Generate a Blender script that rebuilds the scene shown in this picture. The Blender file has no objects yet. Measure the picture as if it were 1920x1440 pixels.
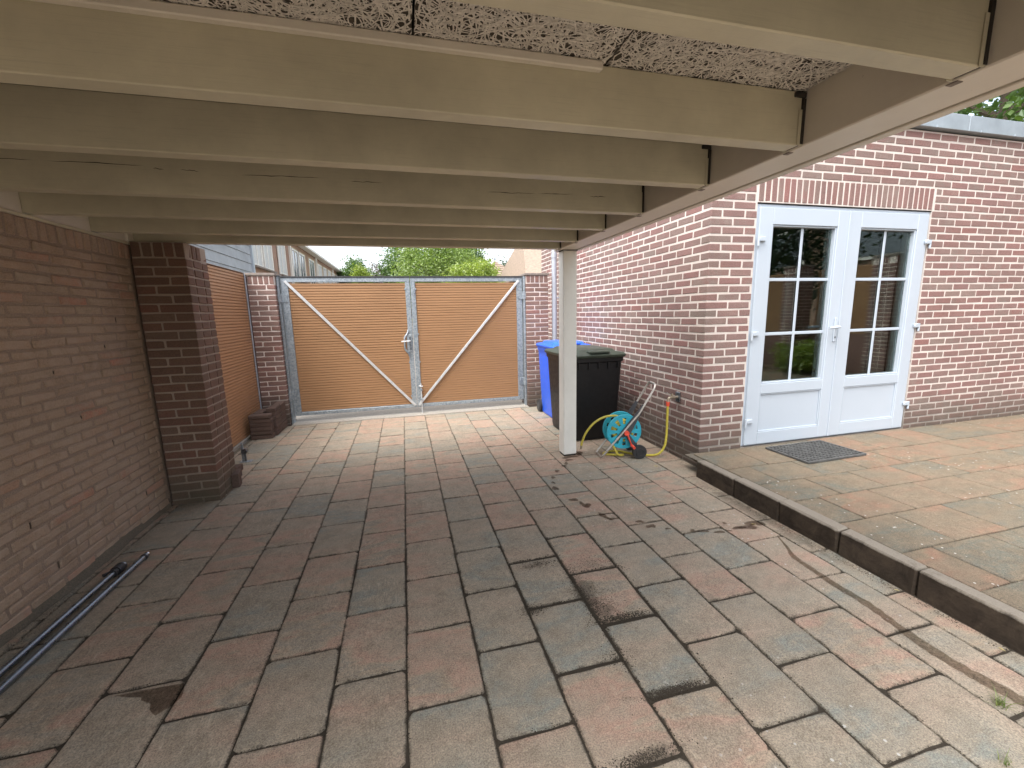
import bpy, math, random
import numpy as np
from mathutils import Matrix, Vector

random.seed(7); RNG = np.random.default_rng(7)
scene = bpy.context.scene
COL = scene.collection
PI = math.pi

# ------------------------------------------------------------------ camera
CAM_H = 1.35
F_PX = 785.31
RIGHT = Vector((0.96830, -0.24875, -0.02268))
UP = Vector((0.06305, 0.15556, 0.98581))
FWD = Vector((0.24169, 0.95599, -0.16631))
cam = bpy.data.cameras.new('camera')
cam.sensor_fit = 'HORIZONTAL'; cam.sensor_width = 36.0
cam.lens = F_PX / 1920 * 36.0
cam.clip_start = 0.02; cam.clip_end = 2000
cam_o = bpy.data.objects.new('camera', cam); COL.objects.link(cam_o)
cam_o.matrix_world = Matrix(((RIGHT.x, UP.x, -FWD.x, 0), (RIGHT.y, UP.y, -FWD.y, 0), (RIGHT.z, UP.z, -FWD.z, CAM_H), (0, 0, 0, 1)))
scene.camera = cam_o

def project(P):
    q = Vector(P) - Vector((0, 0, CAM_H))
    d = q.dot(FWD)
    if d < 0.05: return None
    return 960 + F_PX * q.dot(RIGHT) / d, 720 - F_PX * q.dot(UP) / d, d

def in_frame(P, m=60):
    r = project(P)
    return r is not None and -m < r[0] < 1920 + m and -m < r[1] < 1440 + m

# ------------------------------------------------------------------ sky, sun, exposure
SUN_EL, SUN_AZ = math.radians(60), math.radians(235)   # azimuth clockwise from +Y: the veiled sun stands behind the camera, over the garden
world = bpy.data.worlds.new('World'); scene.world = world; world.use_nodes = True
wn = world.node_tree.nodes; wl = world.node_tree.links
wn.clear()
sky = wn.new('ShaderNodeTexSky'); sky.sky_type = 'NISHITA'; sky.sun_disc = False
sky.sun_elevation = SUN_EL; sky.sun_rotation = SUN_AZ
sky.air_density = 1.0; sky.dust_density = 4.0; sky.ozone_density = 1.0
# thin even overcast: most of the colour of the clear sky is washed out, broken by soft cloud
tc = wn.new('ShaderNodeTexCoord')
cn = wn.new('ShaderNodeTexNoise'); cn.inputs['Scale'].default_value = 3.2; cn.inputs['Detail'].default_value = 7; cn.inputs['Roughness'].default_value = 0.6
wl.new(tc.outputs['Generated'], cn.inputs['Vector'])
cr = wn.new('ShaderNodeMapRange'); cr.inputs['From Min'].default_value = 0.38; cr.inputs['From Max'].default_value = 0.62
cr.inputs['To Min'].default_value = 0.45; cr.inputs['To Max'].default_value = 0.92
wl.new(cn.outputs['Fac'], cr.inputs['Value'])
bw = wn.new('ShaderNodeRGBToBW'); wl.new(sky.outputs['Color'], bw.inputs['Color'])
gain = wn.new('ShaderNodeMath'); gain.operation = 'MULTIPLY'; gain.inputs[1].default_value = 1.15
wl.new(bw.outputs['Val'], gain.inputs[0])
mx = wn.new('ShaderNodeMix'); mx.data_type = 'RGBA'
wl.new(cr.outputs['Result'], mx.inputs['Factor']); wl.new(sky.outputs['Color'], mx.inputs['A']); wl.new(gain.outputs['Value'], mx.inputs['B'])
bg = wn.new('ShaderNodeBackground'); bg.inputs['Strength'].default_value = 0.15
wl.new(mx.outputs['Result'], bg.inputs['Color'])
wo = wn.new('ShaderNodeOutputWorld'); wl.new(bg.outputs['Background'], wo.inputs['Surface'])

sun = bpy.data.lights.new('sun', 'SUN'); sun.energy = 0.5; sun.angle = math.radians(60); sun.color = (1.0, 0.96, 0.9)
sun_o = bpy.data.objects.new('sun', sun); COL.objects.link(sun_o)
sd = Vector((math.sin(SUN_AZ) * math.cos(SUN_EL), math.cos(SUN_AZ) * math.cos(SUN_EL), math.sin(SUN_EL)))
sun_o.rotation_euler = sd.to_track_quat('Z', 'Y').to_euler(); sun_o.location = (3, -6, 12)

vs = scene.view_settings
vs.view_transform = 'Standard'; vs.look = 'None'; vs.gamma = 1.0; vs.use_curve_mapping = False
vs.exposure = 1.95
scene.render.engine = 'CYCLES'
scene.cycles.max_bounces = 9; scene.cycles.diffuse_bounces = 5; scene.cycles.glossy_bounces = 4
scene.cycles.transmission_bounces = 8; scene.cycles.transparent_max_bounces = 12

# ------------------------------------------------------------------ helpers: objects
WLOC = {}
def new_mesh(name, verts, faces, mat=None, smooth=False, attr=None):
    me = bpy.data.meshes.new(name)
    me.from_pydata([tuple(v) for v in verts], [], [tuple(f) for f in faces])
    if attr is not None:
        a = me.attributes.new('rnd', 'FLOAT', 'FACE'); a.data.foreach_set('value', np.asarray(attr, dtype=np.float32))
    if mat is not None: me.materials.append(mat)
    if smooth: me.polygons.foreach_set('use_smooth', [True] * len(me.polygons))
    me.update()
    return me

def link(name, data, parent=None, loc=(0, 0, 0), rot=(0, 0, 0)):
    o = bpy.data.objects.new(name, data); COL.objects.link(o)
    o.location = loc; o.rotation_euler = rot
    if parent is not None:
        o.parent = parent
        w = WLOC.get(parent.name)
        if w is not None: o.matrix_parent_inverse = Matrix.Translation(-Vector(w))
    return o

def tag(o, label=None, cat=None, group=None, kind=None):
    if label: o['label'] = label
    if cat: o['category'] = cat
    if group: o['group'] = group
    if kind: o['kind'] = kind
    return o

def thing(name, loc, label=None, cat=None, group=None, kind=None):
    o = bpy.data.objects.new(name, None); COL.objects.link(o); o.location = loc; o.empty_display_size = 0.1
    WLOC[o.name] = tuple(loc)
    return tag(o, label, cat, group, kind)

def outward(verts, faces, c=None):
    V = np.asarray(verts, float); c = V.mean(0) if c is None else np.asarray(c)
    out = []
    for f in faces:
        a, b, d = V[f[0]], V[f[1]], V[f[2]]
        n = np.cross(b - a, d - a)
        out.append(tuple(f) if n.dot(V[list(f)].mean(0) - c) >= 0 else tuple(reversed(f)))
    return out

class MB:
    def __init__(s): s.v = []; s.f = []; s.a = []
    def add(s, verts, faces, r=None):
        b = len(s.v); s.v.extend([tuple(map(float, v)) for v in verts]); s.f.extend([tuple(i + b for i in f) for f in faces])
        s.a.extend([random.random() if r is None else r] * len(faces)); return s
    def box(s, x0, x1, y0, y1, z0, z1, c=0.0, r=None, rotz=0.0, jit=0.0):
        cx, cy, cz = (x0 + x1) / 2, (y0 + y1) / 2, (z0 + z1) / 2
        v, f = cham(abs(x1 - x0) / 2, abs(y1 - y0) / 2, abs(z1 - z0) / 2, c, jit)
        ca, sa = math.cos(rotz), math.sin(rotz)
        s.add([(cx + p[0] * ca - p[1] * sa, cy + p[0] * sa + p[1] * ca, cz + p[2]) for p in v], f, r); return s
    def bar(s, a, b, w, h, c=0.0, up=(0, 0, 1), r=None):
        a = Vector(a); b = Vector(b); d = (b - a); L = d.length; d.normalize()
        u = Vector(up)
        if abs(d.dot(u)) > 0.99: u = Vector((0, 1, 0))
        sx = d.cross(u).normalized(); uz = sx.cross(d).normalized()
        v, f = cham(L / 2, w / 2, h / 2, c, 0); m = (a + b) / 2
        s.add([tuple(m + d * p[0] + sx * p[1] + uz * p[2]) for p in v], f, r); return s
    def tube(s, pts, rad, n=10, cap=True, closed=False):
        v, f = tube_geo(pts, rad, n, cap, closed); s.add(v, f); return s
    def cyl(s, a, b, r0, r1=None, n=20):
        r1 = r0 if r1 is None else r1
        v, f = tube_geo([a, b], [r0, r1], n, True, False); s.add(v, f); return s
    def build(s, name, mat, parent=None, smooth=False, kind=None, loc=(0, 0, 0), rot=(0, 0, 0)):
        me = new_mesh(name, s.v, s.f, mat, smooth, s.a)
        if smooth: smooth_by_angle(me)
        o = link(name, me, parent, loc, rot)
        if kind: o['kind'] = kind
        return o

def smooth_by_angle(me, ang=0.7):
    me.polygons.foreach_set('use_smooth', [True] * len(me.polygons))
    import bmesh
    bm = bmesh.new(); bm.from_mesh(me)
    for e in bm.edges:
        e.smooth = not (len(e.link_faces) == 2 and e.calc_face_angle(0) > ang)
    bm.to_mesh(me); bm.free()

def cham(hx, hy, hz, c, jit=0.0):
    if c <= 0:
        v = [(sx * hx, sy * hy, sz * hz) for sx in (-1, 1) for sy in (-1, 1) for sz in (-1, 1)]
        f = [(0, 1, 3, 2), (4, 6, 7, 5), (0, 4, 5, 1), (2, 3, 7, 6), (0, 2, 6, 4), (1, 5, 7, 3)]
        return v, f
    h = (hx, hy, hz); v = []; idx = {}
    for sx in (-1, 1):
        for sy in (-1, 1):
            for sz in (-1, 1):
                s = (sx, sy, sz)
                cc = c * (1 + jit * random.uniform(-0.6, 1.6))
                j = [jit * c * random.uniform(-0.6, 0.6) for _ in range(3)]
                for a in range(3):
                    p = [s[k] * (h[k] if k == a else h[k] - cc) + j[k] for k in range(3)]
                    idx[(s, a)] = len(v); v.append(tuple(p))
    f = []
    for a in range(3):
        b, d = (a + 1) % 3, (a + 2) % 3
        for sg in (-1, 1):
            q = []
            for (sb, sdd) in ((-1, -1), (1, -1), (1, 1), (-1, 1)):
                s = [0, 0, 0]; s[a] = sg; s[b] = sb; s[d] = sdd; q.append(idx[(tuple(s), a)])
            f.append(q)
        for sa in (-1, 1):
            for sb in (-1, 1):
                s0 = [0, 0, 0]; s0[a] = sa; s0[b] = sb; s0[d] = -1; s1 = list(s0); s1[d] = 1
                s0 = tuple(s0); s1 = tuple(s1)
                f.append([idx[(s0, a)], idx[(s1, a)], idx[(s1, b)], idx[(s0, b)]])
    for sx in (-1, 1):
        for sy in (-1, 1):
            for sz in (-1, 1):
                s = (sx, sy, sz); f.append([idx[(s, 0)], idx[(s, 1)], idx[(s, 2)]])
    return v, outward(v, f, (0, 0, 0))

def tube_geo(pts, rad, n=10, cap=True, closed=False):
    P = [Vector(p) for p in pts]; m = len(P)
    R = rad if isinstance(rad, (list, tuple)) else [rad] * m
    v = []; f = []; up = None
    for i in range(m):
        if closed: d = P[(i + 1) % m] - P[i - 1]
        else: d = P[min(i + 1, m - 1)] - P[max(i - 1, 0)]
        d.normalize()
        if up is None:
            t = Vector((0, 0, 1)) if abs(d.z) < 0.9 else Vector((1, 0, 0))
            up = (t - d * t.dot(d)).normalized()
        else: up = (up - d * up.dot(d)).normalized()
        s = d.cross(up)
        for k in range(n):
            a = 2 * PI * k / n
            v.append(tuple(P[i] + (up * math.cos(a) + s * math.sin(a)) * R[i]))
    for i in range(m if closed else m - 1):
        for k in range(n):
            a, b = i * n + k, i * n + (k + 1) % n
            j = ((i + 1) % m) * n
            f.append((a, j + k, j + (k + 1) % n, b))
    if cap and not closed:
        f.append(tuple(range(n))); f.append(tuple(reversed(range((m - 1) * n, m * n))))
    return v, f

def smooth_path(pts, n=8):
    P = [Vector(p) for p in pts]; out = []
    for i in range(len(P) - 1):
        p0, p1, p2, p3 = P[max(i - 1, 0)], P[i], P[i + 1], P[min(i + 2, len(P) - 1)]
        for k in range(n):
            t = k / n
            out.append(0.5 * ((2 * p1) + (p2 - p0) * t + (2 * p0 - 5 * p1 + 4 * p2 - p3) * t * t + (3 * p1 - p0 - 3 * p2 + p3) * t ** 3))
    out.append(P[-1]); return out

# ------------------------------------------------------------------ helpers: materials
class NT:
    def __init__(s, name):
        s.m = bpy.data.materials.new(name); s.m.use_nodes = True
        s.t = s.m.node_tree; s.t.nodes.clear()
        s.out = s.t.nodes.new('ShaderNodeOutputMaterial')
    def n(s, typ, ins=None, out=0, **kw):
        nd = s.t.nodes.new('ShaderNode' + typ)
        for k, v in kw.items(): setattr(nd, k, v)
        for k, v in (ins or {}).items():
            sock = nd.inputs[k]
            if isinstance(v, bpy.types.NodeSocket): s.t.links.new(v, sock)
            else: sock.default_value = v
        return nd.outputs[out]
    def pos(s): return s.n('NewGeometry', out='Position')
    def noise(s, vec, scale, detail=4, rough=0.55, out='Fac', dist=0.0):
        return s.n('TexNoise', {'Vector': vec, 'Scale': scale, 'Detail': detail, 'Roughness': rough, 'Distortion': dist}, out=out)
    def math(s, op, a, b=0.0, clamp=False):
        return s.n('Math', {0: a, 1: b}, operation=op, use_clamp=clamp)
    def rng(s, v, a, b, c=0.0, d=1.0):
        return s.n('MapRange', {'Value': v, 'From Min': a, 'From Max': b, 'To Min': c, 'To Max': d}, out='Result', clamp=True)
    def mix(s, fac, a, b, mode='MIX'):
        nd = s.t.nodes.new('ShaderNodeMix'); nd.data_type = 'RGBA'; nd.blend_type = mode
        for k, v in (('Factor', fac), ('A', a), ('B', b)):
            sock = [i for i in nd.inputs if i.name == k and (i.type == 'RGBA' if k in 'AB' else i.type == 'VALUE')][0]
            if isinstance(v, bpy.types.NodeSocket): s.t.links.new(v, sock)
            else: sock.default_value = v if not isinstance(v, tuple) or len(v) == 4 else (*v, 1)
        return [o for o in nd.outputs if o.type == 'RGBA'][0]
    def ramp(s, fac, stops, mode='LINEAR'):
        nd = s.t.nodes.new('ShaderNodeValToRGB'); nd.color_ramp.interpolation = mode
        e = nd.color_ramp.elements
        while len(e) < len(stops): e.new(0.5)
        for el, (p, c) in zip(e, stops): el.position = p; el.color = (*c, 1)
        s.t.links.new(fac, nd.inputs['Fac']); return nd.outputs['Color']
    def mapping(s, vec, scale=(1, 1, 1), loc=(0, 0, 0)):
        return s.n('Mapping', {'Vector': vec, 'Scale': scale, 'Location': loc})
    def rnd(s):   # one random value for each piece: the object's own, plus the piece's inside a joined mesh
        o = s.n('ObjectInfo', out='Random'); a = s.n('Attribute', out='Fac', attribute_name='rnd')
        return s.math('FRACT', s.math('ADD', o, a))
    def offset(s, vec, r, k=37.0):
        c = s.n('CombineXYZ', {'X': s.math('MULTIPLY', r, k), 'Y': s.math('MULTIPLY', r, k * 1.7), 'Z': s.math('MULTIPLY', r, -k * 0.6)})
        return s.n('VectorMath', {0: vec, 1: c}, operation='ADD')
    def finish(s, col, rough=0.8, metal=0.0, spec=0.4, bump=None, bstr=0.3, bdist=0.002, **extra):
        ins = {'Base Color': col if isinstance(col, bpy.types.NodeSocket) else (*col, 1), 'Roughness': rough, 'Metallic': metal, 'Specular IOR Level': spec}
        if bump is not None:
            ins['Normal'] = s.n('Bump', {'Height': bump, 'Strength': bstr, 'Distance': bdist}, out='Normal')
        ins.update(extra)
        b = s.n('BsdfPrincipled', ins)
        s.t.links.new(b, s.out.inputs['Surface']); return s.m

def m_brick(name, stops, dirt=(0.08, 0.065, 0.05), dirt_amt=0.25, smear=None, smear_amt=0.0, rough=0.9, low=None):
    t = NT(name); p = t.pos(); r = t.rnd(); q = t.offset(p, r)
    c = t.ramp(r, stops)
    n1 = t.noise(q, 14, 5, 0.65); c = t.mix(t.rng(n1, 0.35, 0.65, 0, 0.8), c, t.ramp(t.math('FRACT', t.math('MULTIPLY', r, 7.3)), stops))
    n2 = t.noise(q, 140, 4, 0.7); c = t.mix(1.0, c, t.ramp(n2, [(0.25, (0.62, 0.6, 0.58)), (0.7, (1.15, 1.13, 1.1))]), 'MULTIPLY')
    pits = t.noise(q, 330, 2, 0.5); c = t.mix(t.rng(pits, 0.64, 0.74, 0, 0.6), c, dirt)
    d = t.noise(p, 2.1, 6, 0.7); c = t.mix(t.rng(d, 0.42, 0.75, 0, dirt_amt), c, dirt)
    if smear is not None:
        sN = t.noise(p, 9, 7, 0.75, dist=0.6); c = t.mix(t.rng(sN, 0.42, 0.62, 0, smear_amt), c, smear)
    if low is not None:   # splash-back dirt and algae above the ground
        z = t.n('SeparateXYZ', {0: p}, out='Z')
        wob = t.math('ADD', z, t.math('MULTIPLY', t.math('SUBTRACT', t.noise(p, 5, 5, 0.7), 0.5), 0.35))
        c = t.mix(t.rng(wob, low[0], low[1], low[3], 0.0), c, low[2])
    return t.finish(c, rough, spec=0.25, bump=t.math('ADD', n2, t.math('MULTIPLY', n1, 0.7)), bstr=0.5, bdist=0.003)

def m_mortar(name, col, var=0.25, low=None):
    t = NT(name); p = t.pos()
    n = t.noise(p, 180, 4, 0.7); d = t.noise(p, 3, 5, 0.7)
    c = t.mix(t.rng(n, 0.3, 0.7), tuple(x * (1 - var) for x in col), tuple(min(1, x * (1 + var * 0.5)) for x in col))
    c = t.mix(t.rng(d, 0.45, 0.75, 0, 0.4), c, tuple(x * 0.55 for x in col))
    if low is not None:
        z = t.n('SeparateXYZ', {0: p}, out='Z')
        wob = t.math('ADD', z, t.math('MULTIPLY', t.math('SUBTRACT', t.noise(p, 5, 5, 0.7), 0.5), 0.35))
        c = t.mix(t.rng(wob, low[0], low[1], low[3], 0.0), c, low[2])
    return t.finish(c, 0.95, spec=0.15, bump=n, bstr=0.6, bdist=0.003)

def m_paint(name, col, rough=0.5, var=0.12, grain=None, dirt=0.15, spec=0.4, chips=0.0):
    t = NT(name); p = t.pos()
    n = t.noise(p, 3.0, 6, 0.65); c = t.mix(t.rng(n, 0.3, 0.75), tuple(x * (1 + var * 0.4) for x in col), tuple(x * (1 - var) for x in col))
    g = t.noise(t.mapping(p, grain) if grain else p, 60, 4, 0.6)
    c = t.mix(t.rng(g, 0.55, 0.8, 0, dirt), c, tuple(x * 0.5 for x in col))
    if chips:
        k = t.noise(p, 45, 5, 0.7); c = t.mix(t.rng(k, 0.68, 0.71, 0, chips), c, (0.12, 0.1, 0.08))
    return t.finish(c, rough, spec=spec, bump=g, bstr=0.25, bdist=0.002)

def m_plain(name, col, rough=0.5, metal=0.0, var=0.1, spec=0.5, scale=25, bstr=0.1):
    t = NT(name); p = t.pos(); n = t.noise(p, scale, 5, 0.6)
    c = t.mix(t.rng(n, 0.3, 0.7), tuple(x * (1 - var) for x in col), tuple(min(1, x * (1 + var)) for x in col))
    return t.finish(c, t.rng(n, 0.3, 0.7, max(0.02, rough - 0.08), min(1, rough + 0.08)), metal, spec, bump=n, bstr=bstr, bdist=0.001)

def m_galv(name):
    t = NT(name); p = t.pos()
    v = t.n('TexVoronoi', {'Vector': p, 'Scale': 55.0}, out='Color'); n = t.noise(p, 7, 6, 0.7)
    g = t.n('RGBToBW', {'Color': v})
    c = t.mix(t.rng(g, 0.2, 0.8), (0.24, 0.28, 0.31), (0.38, 0.42, 0.45))
    c = t.mix(t.rng(n, 0.5, 0.75, 0, 0.35), c, (0.50, 0.54, 0.56))
    return t.finish(c, t.rng(n, 0.3, 0.7, 0.42, 0.62), 0.55, 0.5, bump=n, bstr=0.15)

def m_slat(name, a, b):
    t = NT(name); p = t.pos()
    g = t.noise(t.mapping(p, (0.6, 0.6, 22)), 6, 5, 0.6); n = t.noise(p, 1.3, 5, 0.6); f = t.noise(t.mapping(p, (6, 6, 90)), 8, 3, 0.6)
    c = t.mix(t.rng(g, 0.3, 0.7), a, b)
    c = t.mix(t.rng(n, 0.4, 0.75, 0, 0.35), c, tuple(x * 0.62 for x in a))
    c = t.mix(t.rng(f, 0.55, 0.8, 0, 0.3), c, tuple(x * 0.55 for x in a))
    return t.finish(c, 0.55, spec=0.35, bump=f, bstr=0.2)

def m_paver(name, sat=1.0, dirt_amt=0.6, tint=(1, 1, 1), stains=()):
    t = NT(name); p = t.pos(); r = t.rnd(); q = t.offset(p, r)
    def T(c):
        g = sum(c) / 3
        return tuple((g + (x - g) * sat) * k for x, k in zip(c, tint))
    big = t.noise(t.mapping(q, (1.2, 3.0, 1)), 1.7, 4, 0.55)
    v = t.math('ADD', t.math('MULTIPLY', t.math('SUBTRACT', big, 0.5), 2.2), t.rng(r, 0, 1, 0.04, 0.92))
    v = t.math('PINGPONG', v, 1.0)
    stops = [(0.0, T((0.150, 0.158, 0.146))), (0.14, T((0.182, 0.166, 0.140))), (0.36, T((0.205, 0.175, 0.142))), (0.58, T((0.222, 0.176, 0.142))),
             (0.80, T((0.252, 0.168, 0.134))), (0.90, T((0.225, 0.185, 0.145))), (1.0, T((0.180, 0.162, 0.138)))]
    c = t.ramp(v, stops)
    cloud = t.noise(q, 11, 6, 0.7); c = t.mix(t.rng(cloud, 0.42, 0.68, 0, 0.6), c, T((0.135, 0.115, 0.09)))
    cl2 = t.noise(q, 38, 6, 0.75); c = t.mix(t.rng(cl2, 0.52, 0.72, 0, 0.55), c, T((0.29, 0.245, 0.19))); c = t.mix(t.rng(cl2, 0.44, 0.30, 0, 0.5), c, T((0.10, 0.085, 0.068)))
    gr = t.noise(t.mapping(q, (1, 1, 1)), 210, 4, 0.75)
    c = t.mix(1.0, c, t.ramp(gr, [(0.28, (0.42, 0.41, 0.40)), (0.5, (1, 1, 1)), (0.74, (1.75, 1.72, 1.68))]), 'MULTIPLY')
    sp = t.noise(q, 420, 2, 0.5); c = t.mix(t.rng(sp, 0.66, 0.74, 0, 0.7), c, T((0.055, 0.048, 0.04)))
    # scraped, paler streaks along the length of the stones
    sc = t.noise(t.mapping(q, (40, 5, 1)), 4, 4, 0.7); msk = t.noise(q, 2.2, 3, 0.6)
    c = t.mix(t.math('MULTIPLY', t.rng(sc, 0.54, 0.66), t.rng(msk, 0.50, 0.64, 0, 0.5)), c, T((0.36, 0.31, 0.25)))
    # soil and moss held along the edges of each stone
    e = t.n('Attribute', out='Fac', attribute_name='edge')
    en = t.math('ADD', e, t.math('MULTIPLY', t.math('SUBTRACT', t.noise(p, 16, 7, 0.8), 0.5), 2.2))
    c = t.mix(t.rng(en, 0.85, 1.35, 0, dirt_amt), c, (0.045, 0.038, 0.028))
    # drifted grey dust, thicker by the wall and the gate
    du = t.noise(p, 1.1, 6, 0.7); c = t.mix(t.rng(du, 0.5, 0.75, 0, 0.35), c, T((0.21, 0.185, 0.15)))
    # pale droppings
    vo = t.n('TexVoronoi', {'Vector': p, 'Scale': 21.0, 'Randomness': 1.0}, out='Distance')
    vm = t.noise(p, 0.9, 2, 0.5)
    c = t.mix(t.math('MULTIPLY', t.math('MULTIPLY', t.rng(vo, 0.12, 0.09), t.rng(vm, 0.46, 0.52)), t.rng(t.n('SeparateXYZ', {0: p}, out='X'), 0.6, 1.2, 0.06, 0.9)), c, (0.50, 0.48, 0.44))
    for (sx, sy, rx, ry, amt) in stains:   # soil trodden out of the widest joints
        w = t.n('VectorMath', {0: t.n('VectorMath', {0: p, 1: (sx, sy, 0.0)}, operation='SUBTRACT'), 1: (1 / rx, 1 / ry, 0.0)}, operation='MULTIPLY')
        d = t.n('VectorMath', {0: w}, out='Value', operation='LENGTH')
        d = t.math('ADD', d, t.math('MULTIPLY', t.math('SUBTRACT', t.noise(p, 13, 7, 0.75, dist=0.8), 0.5), 3.2))
        d = t.math('ADD', d, t.math('MULTIPLY', t.math('SUBTRACT', t.noise(p, 170, 3, 0.7), 0.5), 1.2))
        c = t.mix(t.rng(d, 1.15, 0.45, 0, amt), c, (0.05, 0.041, 0.03))
    h = t.math('ADD', gr, t.math('MULTIPLY', cloud, 0.8))
    return t.finish(c, 0.88, spec=0.3, bump=h, bstr=0.55, bdist=0.004)

def m_leaf(name, a, b):
    t = NT(name); r = t.n('Attribute', out='Fac', attribute_name='rnd')
    c = t.mix(r, a, b)
    d = t.n('BsdfDiffuse', {'Color': c}); tr = t.n('BsdfTranslucent', {'Color': t.mix(1.0, c, (1.0, 1.15, 0.5), 'MULTIPLY')})
    g = t.n('BsdfGlossy', {'Color': (0.9, 0.95, 0.9, 1), 'Roughness': 0.45})
    s = t.n('MixShader', {0: 0.42, 1: d, 2: tr}); s = t.n('MixShader', {0: 0.05, 1: s, 2: g})
    t.t.links.new(s, t.out.inputs['Surface']); return t.m

def m_glass(name):
    t = NT(name)
    b = t.n('BsdfGlass', {'Color': (0.86, 0.9, 0.88, 1), 'Roughness': 0.0, 'IOR': 1.5})
    t.t.links.new(b, t.out.inputs['Surface']); return t.m

def m_film(name, k, gloss=0.05, rough=0.25, edge=True):
    # a film of water: darkens what lies below it and shines a little
    t = NT(name); p = t.pos()
    n = t.noise(p, 60, 5, 0.7)
    tr = t.n('BsdfTransparent', {'Color': t.mix(t.rng(n, 0.35, 0.65), tuple(x * 0.85 for x in k), tuple(min(1, x * 1.2) for x in k))})
    g = t.n('BsdfGlossy', {'Color': (0.8, 0.8, 0.8, 1), 'Roughness': rough})
    s = t.n('MixShader', {0: gloss, 1: tr, 2: g})
    t.t.links.new(s, t.out.inputs['Surface']); return t.m

MAT = {}
H_STOPS = [(0.0, (0.218, 0.145, 0.135)), (0.3, (0.262, 0.150, 0.142)), (0.55, (0.252, 0.200, 0.180)), (0.8, (0.270, 0.138, 0.128)), (1.0, (0.220, 0.182, 0.164))]
HLOW = (0.12, 0.5, (0.085, 0.075, 0.058), 0.75)
MAT['house_brick'] = m_brick('house_brick', H_STOPS, dirt_amt=0.22, low=HLOW)
MAT['house_mortar'] = m_mortar('house_mortar', (0.63, 0.565, 0.515), 0.15, low=HLOW)
P_STOPS = [(0.0, (0.22, 0.14, 0.122)), (0.4, (0.265, 0.155, 0.135)), (0.7, (0.25, 0.18, 0.16)), (1.0, (0.29, 0.15, 0.13))]
MAT['pillar_brick'] = m_brick('pillar_brick', P_STOPS, dirt_amt=0.4, low=HLOW)
MAT['pillar_mortar'] = m_mortar('pillar_mortar', (0.75, 0.66, 0.60), 0.15, low=HLOW)
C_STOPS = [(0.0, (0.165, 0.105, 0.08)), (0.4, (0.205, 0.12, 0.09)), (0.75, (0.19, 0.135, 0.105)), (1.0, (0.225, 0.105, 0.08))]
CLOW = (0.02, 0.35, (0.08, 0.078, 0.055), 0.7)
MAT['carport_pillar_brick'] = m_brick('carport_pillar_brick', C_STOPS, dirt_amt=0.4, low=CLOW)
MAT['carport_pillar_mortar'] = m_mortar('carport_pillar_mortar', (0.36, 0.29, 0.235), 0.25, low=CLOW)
L_STOPS = [(0.0, (0.37, 0.288, 0.218)), (0.35, (0.42, 0.318, 0.238)), (0.68, (0.40, 0.33, 0.255)), (0.94, (0.43, 0.305, 0.225)), (1.0, (0.50, 0.23, 0.165))]
MAT['wall_brick'] = m_brick('wall_brick', L_STOPS, dirt_amt=0.35, smear=(0.40, 0.318, 0.252), smear_amt=0.7)
MAT['wall_mortar'] = m_mortar('wall_mortar', (0.335, 0.265, 0.21), 0.4)
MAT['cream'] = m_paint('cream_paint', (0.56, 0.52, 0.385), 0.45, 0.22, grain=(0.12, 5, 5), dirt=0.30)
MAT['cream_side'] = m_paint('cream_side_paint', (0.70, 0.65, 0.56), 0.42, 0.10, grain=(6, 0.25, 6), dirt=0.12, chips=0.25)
MAT['post'] = m_paint('post_paint', (0.84, 0.84, 0.78), 0.45, 0.10, grain=(6, 6, 0.3), dirt=0.2, chips=0.35)
MAT['dark_gap'] = m_plain('dark_gap', (0.03, 0.025, 0.02), 0.9)
MAT['hole'] = m_plain('perished_joint', (0.085, 0.065, 0.05), 0.95, var=0.4)
MAT['wool'] = m_plain('wood_wool', (0.70, 0.66, 0.60), 0.85, var=0.2, scale=90)
MAT['wool_back'] = m_plain('wood_wool_back', (0.07, 0.058, 0.045), 0.95, scale=120, var=0.5)
MAT['roof_felt'] = m_plain('roof_felt', (0.06, 0.06, 0.06), 0.9)
MAT['upvc'] = m_paint('white_upvc', (0.43, 0.485, 0.545), 0.28, 0.03, dirt=0.04, spec=0.5)
MAT['glass'] = m_glass('window_glass')
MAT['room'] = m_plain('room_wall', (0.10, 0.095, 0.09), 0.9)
MAT['zinc'] = m_plain('zinc', (0.30, 0.345, 0.38), 0.5, 0.25, 0.12, scale=6)
MAT['black_rubber'] = m_plain('black_rubber', (0.022, 0.022, 0.024), 0.55, var=0.3)
MAT['mat_rubber'] = m_plain('mat_rubber', (0.075, 0.075, 0.073), 0.75, var=0.4)
MAT['galv'] = m_galv('galvanised_steel')
MAT['steel_pale'] = m_plain('pale_steel', (0.56, 0.57, 0.57), 0.5, 0.35, 0.12)
MAT['slat'] = m_slat('gate_slats', (0.40, 0.225, 0.112), (0.33, 0.182, 0.09))
MAT['slat_fence'] = m_slat('fence_slats', (0.46, 0.255, 0.135), (0.385, 0.21, 0.11))
MAT['slat_gap'] = m_plain('slat_groove', (0.12, 0.055, 0.022), 0.8)
MAT['cap'] = m_plain('stone_cap', (0.21, 0.175, 0.15), 0.85, var=0.25)
MAT['dark_cap'] = m_plain('dark_cap', (0.03, 0.03, 0.032), 0.6)
MAT['concrete'] = m_plain('concrete', (0.30, 0.275, 0.235), 0.9, var=0.45, scale=140, bstr=0.8)
MAT['paver'] = m_paver('paver_mix', 0.98, 0.9, (1.52, 1.49, 1.40), stains=((0.78, 1.70, 0.06, 0.12, 0.6), (0.80, 1.57, 0.06, 0.06, 0.5), (0.64, 0.95, 0.11, 0.02, 0.6), (0.83, 1.13, 0.11, 0.018, 0.6), (0.60, 1.99, 0.06, 0.03, 0.4), (0.50, 1.66, 0.035, 0.04, 0.45), (2.18, 2.1, 0.07, 0.5, 0.5)))
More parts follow.
